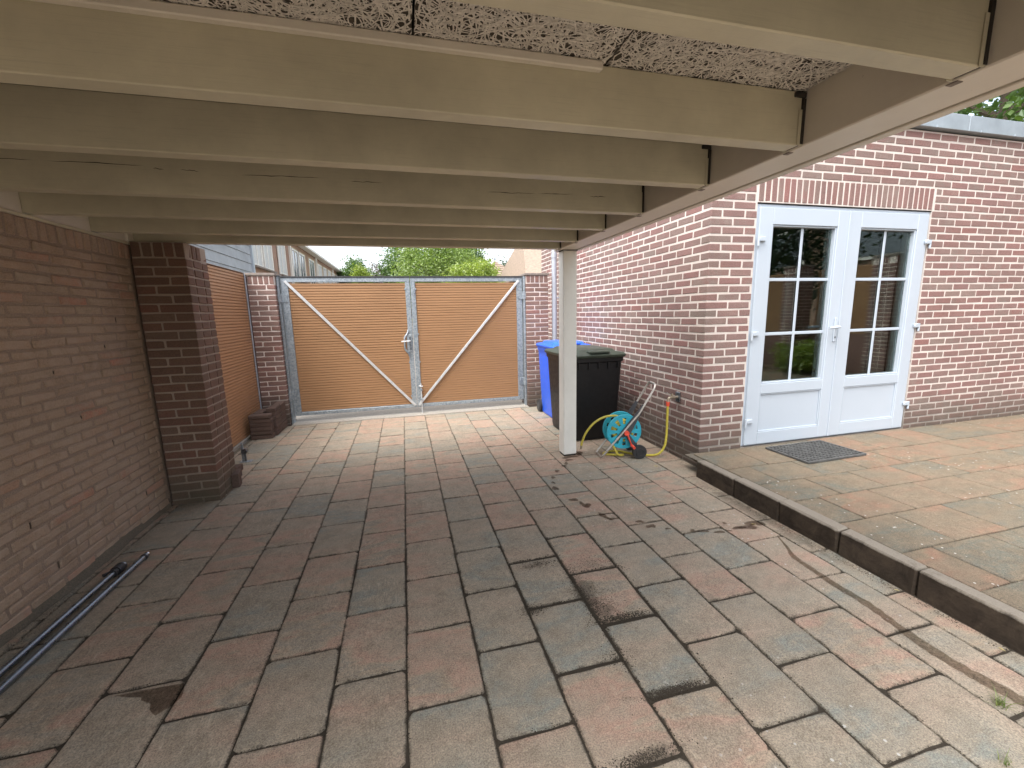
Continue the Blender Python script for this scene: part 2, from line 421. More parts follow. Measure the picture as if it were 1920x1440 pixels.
MAT['terrace_paver'] = m_paver('terrace_paver_mix', 1.1, 0.45, (0.86, 0.81, 0.72))
def m_soil():
    t = NT('joint_soil'); p = t.pos(); n = t.noise(p, 160, 5, 0.6); q = t.noise(p, 1.3, 5, 0.6)
    y = t.n('SeparateXYZ', {0: p}, out='Y')
    f = t.rng(t.math('ADD', y, t.math('MULTIPLY', q, 3.0)), 3.6, 5.2)     # washed-in sand towards the gate
    c = t.mix(f, t.mix(n, (0.026, 0.021, 0.015), (0.075, 0.062, 0.046)), t.mix(n, (0.10, 0.085, 0.062), (0.17, 0.145, 0.11)))
    return t.finish(c, 0.95, spec=0.2, bump=n, bstr=0.8, bdist=0.002)
MAT['soil'] = m_soil()
MAT['sand'] = m_plain('joint_sand', (0.13, 0.112, 0.085), 0.95, var=0.4, scale=160, bstr=0.8)
def m_kerb():
    t = NT('kerb_stone'); p = t.pos(); r = t.rnd(); n = t.noise(p, 9, 7, 0.75, dist=0.5); g = t.noise(p, 150, 4, 0.7); b2 = t.noise(t.mapping(p, (1, 1, 5)), 4, 6, 0.7)
    c = t.mix(t.rng(n, 0.35, 0.7), (0.030, 0.023, 0.017), (0.085, 0.064, 0.046)); c = t.mix(t.rng(b2, 0.5, 0.75, 0, 0.8), c, (0.012, 0.010, 0.008))
    z = t.math('ADD', t.n('SeparateXYZ', {0: p}, out='Z'), t.math('MULTIPLY', t.math('SUBTRACT', n, 0.5), 0.035))
    c = t.mix(t.rng(z, 0.118, 0.130), c, t.mix(g, (0.15, 0.13, 0.105), (0.30, 0.265, 0.215)))     # algae and soot on the face, worn pale along the top
    return t.finish(c, 0.9, spec=0.25, bump=t.math('ADD', g, n), bstr=0.6, bdist=0.004)
MAT['kerb'] = m_kerb()
MAT['ground'] = m_plain('ground_earth', (0.12, 0.10, 0.07), 0.95, var=0.4, scale=6)
MAT['lane'] = m_plain('lane_gravel', (0.24, 0.22, 0.19), 0.95, var=0.35, scale=60)
MAT['black_plastic'] = m_plain('black_plastic', (0.010, 0.010, 0.011), 0.45, var=0.3, spec=0.3)
MAT['lid_green'] = m_plain('dark_green_lid', (0.045, 0.058, 0.043), 0.5, var=0.25)
MAT['blue_plastic'] = m_plain('blue_plastic', (0.025, 0.12, 0.75), 0.35, var=0.12)
MAT['teal'] = m_plain('teal_plastic', (0.03, 0.38, 0.50), 0.35, var=0.08)
MAT['hose'] = m_plain('yellow_hose', (0.50, 0.42, 0.06), 0.45, var=0.18, scale=60)
MAT['tube'] = m_plain('aluminium_tube', (0.50, 0.47, 0.43), 0.4, 0.75, 0.1)
MAT['red_plastic'] = m_plain('red_plastic', (0.75, 0.09, 0.05), 0.4)
MAT['grey_plastic'] = m_plain('grey_plastic', (0.055, 0.058, 0.065), 0.45)
MAT['brass'] = m_plain('worn_brass', (0.42, 0.36, 0.28), 0.4, 0.7, 0.2)
MAT['dark_steel'] = m_plain('dark_steel_pole', (0.20, 0.225, 0.25), 0.30, 0.8, 0.15)
MAT['chrome'] = m_plain('chrome', (0.6, 0.6, 0.6), 0.2, 1.0, 0.05)
MAT['pipe'] = m_plain('grey_pipe', (0.36, 0.38, 0.42), 0.5, 0.1)
MAT['loose_brick'] = m_brick('loose_brick', [(0, (0.10, 0.066, 0.056)), (0.5, (0.14, 0.095, 0.08)), (1, (0.125, 0.09, 0.076))], dirt_amt=0.5)
MAT['weatherboard'] = m_paint('grey_weatherboard', (0.36, 0.39, 0.41), 0.7, 0.3, grain=(6, 0.3, 6), dirt=0.4)

# ------------------------------------------------------------------ bricks
BR = {}
def brick_mesh(key, L, D, H, c, jit, mat, nvar=5):
    k = (key, round(L, 3), round(D, 3), round(H, 3))
    if k not in BR:
        BR[k] = []
        for i in range(nvar):
            v, f = cham(L / 2, D / 2, H / 2, c, jit)
            BR[k].append(new_mesh('brick', v, f, mat))
    return random.choice(BR[k])

def place_bricks(bricks, parent, rest_parent, key, c, jit, mat, limit=300, name='brick', rest_name='brick_field', zj=0.0006, vis=None):
    """bricks: (centre, (L, D, H), rotz, parent). The largest in view become objects, the rest one joined part."""
    sc = []
    for i, b in enumerate(bricks):
        r = project(b[0])
        ok = r is not None and -20 < r[0] < 1940 and -20 < r[1] < 1460 and (vis is None or vis(b[0]))
        sc.append((b[1][0] * b[1][2] / (r[2] ** 2) if ok else -1.0, i))
    sc.sort(reverse=True)
    ind = {i for s, i in sc[:limit] if s > 0}
    rest = MB()
    for i, (cen, dim, rz, par) in enumerate(bricks):
        cen = Vector(cen) + Vector((random.gauss(0, zj), random.gauss(0, zj), random.gauss(0, zj)))
        rot = (random.gauss(0, 0.003), random.gauss(0, 0.003), rz + random.gauss(0, 0.003))
        if i in ind:
            link(name, brick_mesh(key, *dim, c, jit, mat), par or parent, cen, rot)
        else:
            rest.box(cen.x - dim[0] / 2, cen.x + dim[0] / 2, cen.y - dim[1] / 2, cen.y + dim[1] / 2, cen.z - dim[2] / 2, cen.z + dim[2] / 2, c, None, rot[2], jit)
    if rest.v: rest.build(rest_name, mat, rest_parent, kind='stuff')

def course(a, b, start, pitch, joint, first=None):
    """brick spans (x0, x1) filling a..b, joints at start + n * pitch"""
    out = []; n0 = math.floor((a - start) / pitch) - 1; x = start + n0 * pitch
    while x < b:
        x0 = max(x + joint / 2, a); x1 = min(x + pitch - joint / 2, b)
        if x1 - x0 > 0.02: out.append((x0, x1))
        x += pitch
    return out

# ================================================================== THE SETTING
big = MB(); big.add([(-400, -400, -0.09), (400, -400, -0.09), (400, 400, -0.09), (-400, 400, -0.09)], [(0, 1, 2, 3)])
tag(big.build('ground', MAT['ground']), 'bare earth ground around the yard', 'ground', kind='structure')

# --- driveway of mixed concrete stones
HC = (2.40, 2.97)             # house corner
KX = 2.244                    # face of the kerb
TZ = 0.13                     # terrace level
drive = thing('driveway', (0.2, 2.5, 0), 'driveway of red, grey and blue concrete stones under the carport', 'driveway', kind='structure')
b = MB()
nx, ny = 60, 110
xs = np.linspace(-1.80, 2.42, nx); ys = np.linspace(-3.2, 5.74, ny)
V = [(x, y, -0.0055 + 0.002 * math.sin(17 * x + 3 * y) * math.sin(13 * y - 5 * x) + random.uniform(-0.0015, 0.0015)) for y in ys for x in xs]
Fc = [(j * nx + i, j * nx + i + 1, (j + 1) * nx + i + 1, (j + 1) * nx + i) for j in range(ny - 1) for i in range(nx - 1)]
b.add(V, Fc); b.build('joint_soil', MAT['soil'], drive)

PV = {}
def paver_geo(L, W, H, rc, c, inset=0.022, jit=0.0022):
    """stone of L along x and W along y with rounded corners; attribute edge is 1 at its rim"""
    hx, hy = L / 2, W / 2
    def ring(d, z, rr):
        pts = []
        for sx, sy in ((1, 1), (-1, 1), (-1, -1), (1, -1)):
            cx, cy = sx * (hx - d), sy * (hy - d)
            r0 = max(rr, 0.002)
            p1 = (cx, cy - sy * r0); p2 = (cx - sx * r0, cy); pm = (cx - sx * r0 * 0.3, cy - sy * r0 * 0.3)
            tri = [p1, p2] if sx * sy > 0 else [p2, p1]
            pts += tri
        out = []
        for i in range(8):
            a, c_ = pts[i], pts[(i + 1) % 8]; out.append(a)
            if i % 2 == 1:
                m_ = 2 if i in (1, 5) else 3
                for q in range(1, m_ + 1): out.append((a[0] + (c_[0] - a[0]) * q / (m_ + 1), a[1] + (c_[1] - a[1]) * q / (m_ + 1)))
        pts = out
        return [(x, y, z) for x, y in pts]
    jj = [(random.uniform(-jit, jit), random.uniform(-jit, jit)) for _ in range(18)]
    wig = lambda ringp, k: [(x + jj[i][0] * k, y + jj[i][1] * k, z) for i, (x, y, z) in enumerate(ringp)]
    r0 = wig(ring(0, -H, rc), 1); r1 = wig(ring(0, -c, rc), 1); r2 = wig(ring(c * 0.9, 0, rc), 1); r3 = ring(inset, 0.0008, rc * 0.6)
    v = r0 + r1 + r2 + r3; n = len(r0); f = []
    for k in range(3):
        for i in range(n):
            j = (i + 1) % n; f.append((k * n + i, k * n + j, (k + 1) * n + j, (k + 1) * n + i))
    f.append(tuple(range(3 * n, 4 * n)))
    e = [1.3] * n + [1.15] * n + [1.0] * n + [0.25] * n
    return v, f, e

def paver_mesh(key, L, W, mat, rc, c, nvar=8):
    k = (key, round(L, 3), round(W, 3))
    if k not in PV:
        PV[k] = []
        for i in range(nvar):
            v, f, e = paver_geo(L, W, 0.06, rc * random.choice((0.35, 0.6, 0.9, 1.3, 2.0)), c * random.uniform(0.7, 1.3))
            me = new_mesh('paver', v, f, mat)
            a = me.attributes.new('edge', 'FLOAT', 'POINT'); a.data.foreach_set('value', np.array(e, dtype=np.float32))
            PV[k].append(me)
    return random.choice(PV[k])

def lay(parent, stones, mat, key, rc, c):
    v_all, f_all, e_all, r_all = [], [], [], []
    n = 0
    for (x0, x1, y0, y1, z) in stones:
        cx, cy = (x0 + x1) / 2, (y0 + y1) / 2
        rot = (random.gauss(0, 0.003), random.gauss(0, 0.003), random.gauss(0, 0.005) + (PI if random.random() < 0.5 else 0))
        zz = z + random.gauss(0, 0.0007)
        if any(in_frame((x, y, z), 30) for x in (x0, x1) for y in (y0, y1)) and n < 300:
            link('paver', paver_mesh(key, x1 - x0, y1 - y0, mat, rc, c), parent, (cx, cy, zz), rot); n += 1
        else:
            v, f, e = paver_geo(x1 - x0, y1 - y0, 0.06, rc, c); bb = len(v_all)
            v_all += [(p[0] + cx, p[1] + cy, p[2] + zz) for p in v]; f_all += [tuple(i + bb for i in q) for q in f]; e_all += e; r_all += [random.random()] * len(f)
    if v_all:
        me = new_mesh('paver_field', v_all, f_all, mat, attr=r_all)
        a = me.attributes.new('edge', 'FLOAT', 'POINT'); a.data.foreach_set('value', np.array(e_all, dtype=np.float32))
        o = link('paver_field', me, parent); o['kind'] = 'stuff'

PX0, PPX, PPY = -0.068, 0.2725, 0.3725
stones = []; jlines = []
XJ = {}
for k in range(-8, 10):
    XJ[k] = PX0 + k * PPX + random.gauss(0, 0.004)
for k in range(-7, 10):
    xa, xb = XJ[k], XJ.get(k + 1, XJ[k] + PPX)
    wide = 0.0
    x0, x1 = max(xa, -1.748), min(xb, 2.395)
    if x1 - x0 < 0.03: continue
    off = 1.297 if k % 2 == 0 else 1.297 - PPY / 2
    m = math.floor((-3.2 - off) / PPY)
    y = off + m * PPY
    while y < 5.72:
        nearf = max(0.0, min(1.0, (3.2 - y) / 1.6)); jw = random.uniform(0.002, 0.004) + nearf * random.uniform(0.001, 0.004); jl = random.uniform(0.002, 0.004) + nearf * random.uniform(0.001, 0.005)
        heavy = math.exp(-((0.5 * (xa + xb) - 0.75) / 0.35) ** 2) * math.exp(-((y - 1.5) / 0.7) ** 2)
        jw += 0.010 * heavy; jl += 0.016 * heavy
        y0, y1 = max(y, -3.2), min(y + PPY, 5.72)
        lim = x1
        if (y0 + y1) / 2 < 2.8: lim = min(x1, KX - 0.004)
        if lim - x0 > 0.03 and y1 - y0 > 0.05:
            stones.append((x0 + jw / 2, lim - jw / 2, y0 + jl / 2, y1 - jl / 2, 0.0))
            if y1 > 0.4:
                jlines.append(((x0, y1), (lim, y1), heavy)); jlines.append(((lim, y0), (lim, y1), heavy))
        y += PPY
lay(drive, stones, MAT['paver'], 'drive', 0.0075, 0.0045)

# soil crumbs and moss spilling out of the joints
def crumbs(name, pts, mat, parent):
    oct_v = np.array([(1, 0, 0), (-1, 0, 0), (0, 1, 0), (0, -1, 0), (0, 0, 1)], float)
    oct_f = np.array([(0, 2, 4), (2, 1, 4), (1, 3, 4), (3, 0, 4)])
    pts = np.asarray(pts); n = len(pts)
    a = RNG.uniform(0, 2 * PI, n); s = pts[:, 3]
    base = np.repeat(oct_v[None], n, 0) * RNG.uniform(0.5, 1.3, (n, 5, 1))
    ca, sa = np.cos(a)[:, None], np.sin(a)[:, None]
    x = base[..., 0] * ca - base[..., 1] * sa; y = base[..., 0] * sa + base[..., 1] * ca
    vv = np.stack([x * s[:, None] + pts[:, 0:1], y * s[:, None] + pts[:, 1:2], base[..., 2] * s[:, None] * 0.55 + pts[:, 2:3]], -1).reshape(-1, 3)
    ff = (oct_f[None] + (np.arange(n) * 5)[:, None, None]).reshape(-1, 3)
    me = new_mesh(name, vv.tolist(), ff.tolist(), mat, attr=np.repeat(RNG.uniform(0, 1, n), 4))
    o = link(name, me, parent); o['kind'] = 'stuff'; return o
cp = []
for (p0, p1, hv) in jlines:
    r = project(((p0[0] + p1[0]) / 2, (p0[1] + p1[1]) / 2, 0))
    if r is None or not (-80 < r[0] < 2000 and r[1] < 1520): continue
    if p0[1] > 4.2: continue
    L = math.hypot(p1[0] - p0[0], p1[1] - p0[1])
    dens = (0.0045 if p0[1] < 2.6 else 0.012)
    along_y = abs(p1[1] - p0[1]) > abs(p1[0] - p0[0])
    seed = random.random() * 50
    for i in range(int(L / dens)):
        t = random.random()
        w = 0.5 + 0.5 * math.sin(seed + t * 11) * math.sin(seed * 2 + t * 5.3)
        sp = (0.0026 + 0.0048 * w ** 2) * (1 + 2.0 * hv)
        ox, oy = random.gauss(0, sp), random.gauss(0, sp)
        cp.append((p0[0] + (p1[0] - p0[0]) * t + (ox if along_y else 0), p0[1] + (p1[1] - p0[1]) * t + (0 if along_y else oy), random.uniform(-0.003, 0.001), random.uniform(0.0012, 0.0036) * (1 + 1.0 * hv)))
for (cx, cy, sx, sy, n) in ((0.79, 1.74, 0.05, 0.06, 700), (0.80, 1.60, 0.05, 0.05, 700), (0.757, 1.66, 0.012, 0.14, 1500), (0.86, 1.505, 0.07, 0.012, 1200), (0.63, 1.99, 0.05, 0.02, 300), (0.50, 1.66, 0.03, 0.02, 350),
                            (0.73, 1.31, 0.03, 0.03, 350), (0.86, 1.125, 0.07, 0.010, 1300), (0.62, 0.945, 0.07, 0.012, 900), (1.03, 1.84, 0.02, 0.02, 150), (0.9, 1.9, 0.09, 0.05, 350),
                            (2.05, 2.6, 0.05, 0.3, 300), (2.2, 2.2, 0.02, 0.35, 900), (2.21, 1.5, 0.014, 0.5, 1000), (2.30, 3.2, 0.05, 0.25, 700), (2.36, 4.0, 0.03, 0.6, 400)):
    for i in range(n):
        cp.append((random.gauss(cx, sx), random.gauss(cy, sy), random.uniform(0.0004, 0.0018), random.uniform(0.0008, 0.0034)))
cp = [c for c in cp if not (c[0] > KX - 0.003 and c[1] < 2.82) and not c[0] > 2.393]
crumbs('joint_moss', cp, MAT['soil'], drive)
sp = []
for i in range(5200):   # blown sand and grit along the left wall and by the pillar
    y = random.uniform(1.5, 5.6); d = abs(random.gauss(0, 0.05 + 0.05 * (3.4 < y < 5.4)))
    x = (-1.745 if y < 3.45 or y > 3.82 else -1.42) + d
    sp.append((x, y, random.uniform(-0.0008, 0.0012), random.uniform(0.0008, 0.0035)))
for i in range(1600): sp.append((random.gauss(-1.35, 0.10), random.gauss(3.55, 0.2), 0.0, random.uniform(0.0007, 0.003)))
for i in range(900): sp.append((random.gauss(-0.55, 0.12), random.gauss(3.2, 0.05), 0.0, random.uniform(0.0005, 0.0015)))
for i in range(2500): sp.append((random.uniform(-1.4, 1.65), 5.70 + random.gauss(0, 0.035), 0.0005, random.uniform(0.001, 0.004)))
crumbs('blown_sand', sp, MAT['sand'], drive)

# concrete strip under the gate and the lane beyond it
b = MB(); b.box(-1.47, 1.70, 5.735, 6.05, -0.05, 0.004, 0.004)
o = b.build('threshold_strip', MAT['concrete']); tag(o, 'pale pebbly concrete strip under the gate', 'threshold', kind='structure')
b = MB(); b.add([(-30, 6.05, -0.02), (30, 6.05, -0.02), (30, 60, -0.02), (-30, 60, -0.02)], [(0, 1, 2, 3)])
tag(b.build('lane', MAT['lane']), 'pale lane beyond the gate', 'lane', kind='structure')

# --- terrace and kerb
terr = thing('terrace', (4.5, 0.5, TZ), 'raised terrace of tan and pink concrete stones before the white doors', 'terrace', kind='structure')
b = MB(); b.add([(2.27, -3.2, TZ - 0.009), (7.6, -3.2, TZ - 0.009), (7.6, 2.98, TZ - 0.009), (2.27, 2.98, TZ - 0.009), (2.27, -3.2, -0.08), (2.27, 2.80, -0.08), (2.27, 2.80, TZ - 0.009), (2.40, 2.80, TZ - 0.009), (2.40, 2.80, -0.08)],
              [(0, 1, 2, 3), (0, 6, 5, 4), (6, 7, 8, 5)])
b.build('joint_sand', MAT['sand'], terr)
stones = []; row = 0; y = 2.955
ylist = [2.955, 2.56, 2.262, 1.985, 1.697, 1.385, 1.082]
while ylist[-1] > -3.2: ylist.append(ylist[-1] - 0.303)
tj = []
for i in range(len(ylist) - 1):
    ya, yb = ylist[i + 1], ylist[i]
    st = 2.53 if i % 2 == 1 else 2.725
    x = st - 0.406 * 2
    while x < 7.55:
        x0, x1 = max(x, 2.325), min(x + 0.406, 7.58)
        if x1 - x0 > 0.05:
            j = random.uniform(0.003, 0.006); stones.append((x0 + j / 2, x1 - j / 2, ya + j / 2, yb - j / 2, TZ))
            tj.append(((x0, yb), (x1, yb), 0)); tj.append(((x1, ya), (x1, yb), 0))
        x += 0.406
lay(terr, stones, MAT['terrace_paver'], 'terr', 0.006, 0.004)
cp = []
for (p0, p1, hv) in tj:
    if not in_frame(((p0[0] + p1[0]) / 2, (p0[1] + p1[1]) / 2, TZ), 40): continue
    L = math.hypot(p1[0] - p0[0], p1[1] - p0[1]); ay = abs(p1[1] - p0[1]) > abs(p1[0] - p0[0])
    for i in range(int(L / 0.012)):
        t = random.random(); g = random.gauss(0, 0.0028)
        cp.append((p0[0] + (p1[0] - p0[0]) * t + (g if ay else 0), p0[1] + (p1[1] - p0[1]) * t + (0 if ay else g), TZ - random.uniform(-0.0005, 0.003), random.uniform(0.001, 0.003)))
for i in range(2200): cp.append((random.uniform(2.45, 6.5), 2.955 - abs(random.gauss(0, 0.02)), TZ, random.uniform(0.001, 0.004)))
crumbs('terrace_moss', cp, MAT['soil'], terr)
kerb = thing('kerb', (KX + 0.04, 0, 0), 'dark stained kerb edging the raised terrace', 'kerb', kind='structure')
kj = [2.80, 2.392, 2.009, 1.631, 1.26]
while kj[-1] > -3.0: kj.append(kj[-1] - 0.378)
for i in range(len(kj) - 1):
    b = MB(); b.box(-0.039, 0.039, -(kj[i] - kj[i + 1]) / 2 + 0.002, (kj[i] - kj[i + 1]) / 2 - 0.002, -0.12, 0.066, 0.007, None, 0, 0.4)
    b.build('kerb_stone', MAT['kerb'], kerb, loc=(KX + 0.04 + random.gauss(0, 0.0015), (kj[i] + kj[i + 1]) / 2, TZ - 0.064 + random.gauss(0, 0.003)), rot=(random.gauss(0, 0.006), random.gauss(0, 0.02), random.gauss(0, 0.008)))

# ================================================================== HOUSE WITH WHITE DOUBLE DOOR
CZ, PZ, J = 2.129, 0.0655, 0.0138
BH = PZ - J; BPX = 0.2155; BD = 0.100
DX0, DX1, DZ1 = 2.838, 4.778, 2.185
HX1, HY1, HTOP = 7.7, 7.2, 2.855
house = thing('house', (4.5, 4.5, 0), 'flat roofed pink brick house with pale joints and a white double door', 'house')
mw = MB()   # front wall core with the door opening
y0, y1 = 2.973, 3.20
mw.box(HC[0] + 0.003, DX0 - 0.002, y0, y1, -0.1, HTOP); mw.box(DX1 + 0.002, HX1, y0, y1, -0.1, HTOP); mw.box(DX0 - 0.002, DX1 + 0.002, y0, y1, DZ1 + 0.008, HTOP)
mw.box(DX0 - 0.002, DX1 + 0.002, y0, y1, -0.1, TZ - 0.006)
fw = mw.build('front_wall', MAT['house_mortar'], house)
mw = MB(); mw.box(HC[0] + 0.003, HC[0] + 0.22, y1, HY1, -0.1, HTOP); swl = mw.build('side_wall', MAT['house_mortar'], house)
bricks = []
k0 = -math.ceil((CZ - 0.0) / PZ)
for k in range(k0, 12):
    z0 = CZ + k * PZ + J / 2; z1 = z0 + BH
    if z0 > HTOP - 0.01: break
    z1 = min(z1, HTOP); zc = (z0 + z1) / 2; h = z1 - z0
    head = (k % 2 == 1)
    # front wall
    if zc > TZ - 0.04:
        segs = []
        if head:
            segs.append((HC[0], HC[0] + BD)); spans = course(HC[0] + BD + J, HX1, HC[0] + BD + J / 2, BPX, J)
        else: spans = course(HC[0], HX1, HC[0] - J / 2, BPX, J)
        for (a, c) in spans:
            lo, hi = (DX0 - 0.004, DX1 + 0.004)
            inside_door = zc < DZ1 + 0.005
            inside_sold = CZ + PZ < zc < CZ + 4 * PZ
            if inside_door or inside_sold:
                if inside_sold: lo, hi = 2.826, 4.790
                if a >= lo and c <= hi: continue
                if a < lo < c: c = lo - (J if inside_sold else 0)
                if a < hi < c: a = hi + (J if inside_sold else 0)
                if c - a < 0.02: continue
            segs.append((a, c))
        for i, (a, c) in enumerate(segs):
            if head and i == 0: continue
            bricks.append((((a + c) / 2, HC[1] + BD / 2, zc), (c - a, BD, h), 0.0, fw))
    # side wall
    if head:
        sp2 = course(HC[1], HY1, HC[1] - J / 2, BPX, J)
    else:
        sp2 = course(HC[1] + BD + J, HY1, HC[1] + BD + J / 2, BPX, J)
        if zc < TZ - 0.04: sp2 = [(HC[1], HC[1] + BD)] + sp2
    for (a, c) in sp2:
        bricks.append(((HC[0] + BD / 2, (a + c) / 2, zc), (c - a, BD, h), PI / 2, swl))
n = 31; sx0, sx1 = 2.838, 4.778; pw = (sx1 - sx0) / n
for i in range(n):
    bricks.append(((sx0 + (i + 0.5) * pw, HC[1] + BD / 2, CZ + PZ + J / 2 + (3 * PZ - J) / 2), (pw - J * 0.9, BD, 3 * PZ - J), 0.0, fw))
def house_vis(c):
    if c[1] > 3.2:
        r = project(c); return r[0] > 1085 and not (c[2] > 2.05)
    return True
place_bricks(bricks, None, house, 'house', 0.003, 0.5, MAT['house_brick'], vis=house_vis)

# roof edge in zinc
seg = [2.40 - 0.04, 4.02, 5.02, 6.02, 7.02, 7.72]
for i in range(len(seg) - 1):
    b = MB(); b.box(seg[i] + 0.002, seg[i + 1] - 0.002, 2.925, 3.24, 2.868, 3.0, 0.004)
    for xx in np.arange(seg[i] + 0.15, seg[i + 1] - 0.1, 0.45): b.box(xx - 0.006, xx + 0.006, 2.917, 2.93, 2.866, 2.886, 0.002)
    b.build('zinc_coping', MAT['zinc'], house)
for (a, c) in ((3.243, 4.5), (4.503, 5.9), (5.903, HY1)):
    b = MB(); b.box(2.355, 2.66, a, c, 2.868, 3.0, 0.004); b.build('zinc_coping', MAT['zinc'], house)
b = MB(); b.box(2.42, HX1 - 0.02, 2.99, HY1, 2.857, 2.866); b.build('roof_edge_board', MAT['dark_gap'], house)
b = MB(); b.box(2.62, HX1, 3.2, HY1, 2.66, 2.85); b.box(HX1 - 0.2, HX1, 3.2, HY1, -0.1, 2.655); b.box(2.63, HX1 - 0.21, HY1 - 0.2, HY1, -0.1, 2.655); b.build('room_shell', MAT['room'], house)
b = MB(); b.box(2.63, HX1 - 0.21, 3.21, HY1 - 0.21, 0.08, 0.12); b.build('room_floor', MAT['room'], house)

# double door
door = thing('double_door', (3.81, 3.0, TZ), 'white glazed double door with six panes in each leaf', 'door')
FY0, FY1 = 2.988, 3.07
b = MB(); b.box(DX0, DX0 + 0.034, FY0, FY1, TZ, DZ1, 0.003); b.box(DX1 - 0.034, DX1, FY0, FY1, TZ, DZ1, 0.003); b.box(DX0 + 0.034, DX1 - 0.034, FY0, FY1, DZ1 - 0.034, DZ1, 0.003); b.box(DX0 + 0.034, DX1 - 0.034, FY0, FY1, TZ, TZ + 0.008)
b.build('door_frame', MAT['upvc'], door)
b = MB(); b.box(DX0, DX1, 2.982, 3.05, DZ1 + 0.001, DZ1 + 0.007); b.build('lintel_shadow_strip', MAT['dark_gap'], door)  # dark strip stands in for the shadow line above the frame
def leaf(x0, x1, gx0, gx1, lab):
    z0, z1, gz0, gz1 = TZ + 0.012, DZ1 - 0.028, 0.688, 2.024
    fy, by = 2.968, 3.045
    b = MB()
    b.box(x0, gx0, fy, by, z0, z1, 0.004); b.box(gx1, x1, fy, by, z0, z1, 0.004)
    b.box(gx0 + 0.0005, gx1 - 0.0005, fy + 0.0006, by, gz1, z1 - 0.0006, 0.003)
    b.box(gx0 + 0.0005, gx1 - 0.0005, fy + 0.0006, by, 0.60, gz0, 0.003)
    b.box(gx0 + 0.0005, gx1 - 0.0005, fy + 0.0006, by, z0 + 0.0006, 0.252, 0.003)
    lf = b.build('door_leaf', MAT['upvc'], door); lf['label'] = lab
    b = MB()   # glazing beads
    w = 0.014
    b.box(gx0 + 0.001, gx0 + w, fy + 0.010, by - 0.01, gz0 + 0.001, gz1 - 0.001, 0.003); b.box(gx1 - w, gx1 - 0.001, fy + 0.010, by - 0.01, gz0 + 0.001, gz1 - 0.001, 0.003)
    b.box(gx0 + w, gx1 - w, fy + 0.0106, by - 0.01, gz0 + 0.001, gz0 + w, 0.003); b.box(gx0 + w, gx1 - w, fy + 0.0106, by - 0.01, gz1 - w, gz1 - 0.001, 0.003)
    b.build('glazing_bead', MAT['upvc'], lf)
    b = MB(); b.box(gx0 + 0.001, gx1 - 0.001, fy + 0.016, by - 0.012, 0.2525, 0.5995, 0.006); b.build('lower_panel', MAT['upvc'], lf)
    b = MB(); b.box(gx0 + 0.003, gx0 + 0.012, fy + 0.004, fy + 0.016, 0.2535, 0.5985, 0.003); b.box(gx1 - 0.012, gx1 - 0.003, fy + 0.004, fy + 0.016, 0.2535, 0.5985, 0.003)
    b.box(gx0 + 0.012, gx1 - 0.012, fy + 0.0045, fy + 0.016, 0.2535, 0.263, 0.003); b.box(gx0 + 0.012, gx1 - 0.012, fy + 0.0045, fy + 0.016, 0.589, 0.5985, 0.003); b.build('panel_bead', MAT['upvc'], lf)
    mid = (gx0 + gx1) / 2; zs = (1.122, 1.583)
    b = MB(); b.box(mid - 0.013, mid + 0.013, 3.000, 3.0085, gz0 + w, gz1 - w, 0.003); b.build('glazing_bar', MAT['upvc'], lf)
    for z in zs:
        b = MB(); b.box(gx0 + w, mid - 0.0133, 3.0003, 3.0083, z - 0.013, z + 0.013, 0.003); b.box(mid + 0.0133, gx1 - w, 3.0003, 3.0083, z - 0.013, z + 0.013, 0.003); b.build('glazing_bar', MAT['upvc'], lf)
    for (a, c) in ((gx0 + w, mid), (mid, gx1 - w)):
        for (e, g) in ((gz0 + w, zs[0]), (zs[0], zs[1]), (zs[1], gz1 - w)):
            b = MB(); b.box(a + 0.001, c - 0.001, 3.0095, 3.0135, e + 0.001, g - 0.001); b.build('pane', MAT['glass'], lf)
            b = MB(); b.box(a + 0.001, c - 0.001, 3.0255, 3.0295, e + 0.001, g - 0.001); b.build('inner_pane', MAT['glass'], lf)
    return lf
lf1 = leaf(2.866, 3.816, 3.003, 3.688, 'left leaf with the handle and a mullion cover')
lf2 = leaf(3.824, 4.752, 3.950, 4.622, 'right leaf without a handle')
b = MB(); b.box(3.800, 3.822, 2.960, 2.9675, TZ + 0.014, DZ1 - 0.03, 0.002); b.build('meeting_strip', MAT['upvc'], door)
for hx_, zz, lf in ((2.891, 1.905, lf1), (2.893, 1.130, lf1), (2.895, 0.362, lf1), (4.752, 1.915, lf2), (4.752, 1.148, lf2), (4.752, 0.385, lf2)):
    b = MB(); s = -1 if hx_ < 3 else 1
    b.box(hx_ - 0.032, hx_ + 0.032, 2.948, 2.967, zz - 0.02, zz + 0.02, 0.006)
    b.cyl((hx_ + s * 0.034, 2.958, zz - 0.055), (hx_ + s * 0.034, 2.958, zz + 0.02), 0.0095, n=12)
    b.build('hinge', MAT['upvc'], lf, smooth=True)
b = MB(); b.box(3.748, 3.778, 2.955, 2.9675, 1.03, 1.245, 0.005); b.build('handle_plate', MAT['upvc'], lf1)
b = MB(); b.tube(smooth_path([(3.763, 2.958, 1.165), (3.763, 2.925, 1.165), (3.745, 2.912, 1.163), (3.64, 2.910, 1.158)], 5), [0.011] * 5 + [0.011] * 5 + [0.011, 0.011, 0.0115, 0.012, 0.011, 0.009], 10); b.build('handle', MAT['upvc'], lf1, smooth=True)
b = MB(); b.cyl((3.763, 2.9545, 1.072), (3.763, 2.952, 1.072), 0.009, n=12); b.build('keyhole', MAT['dark_steel'], lf1)

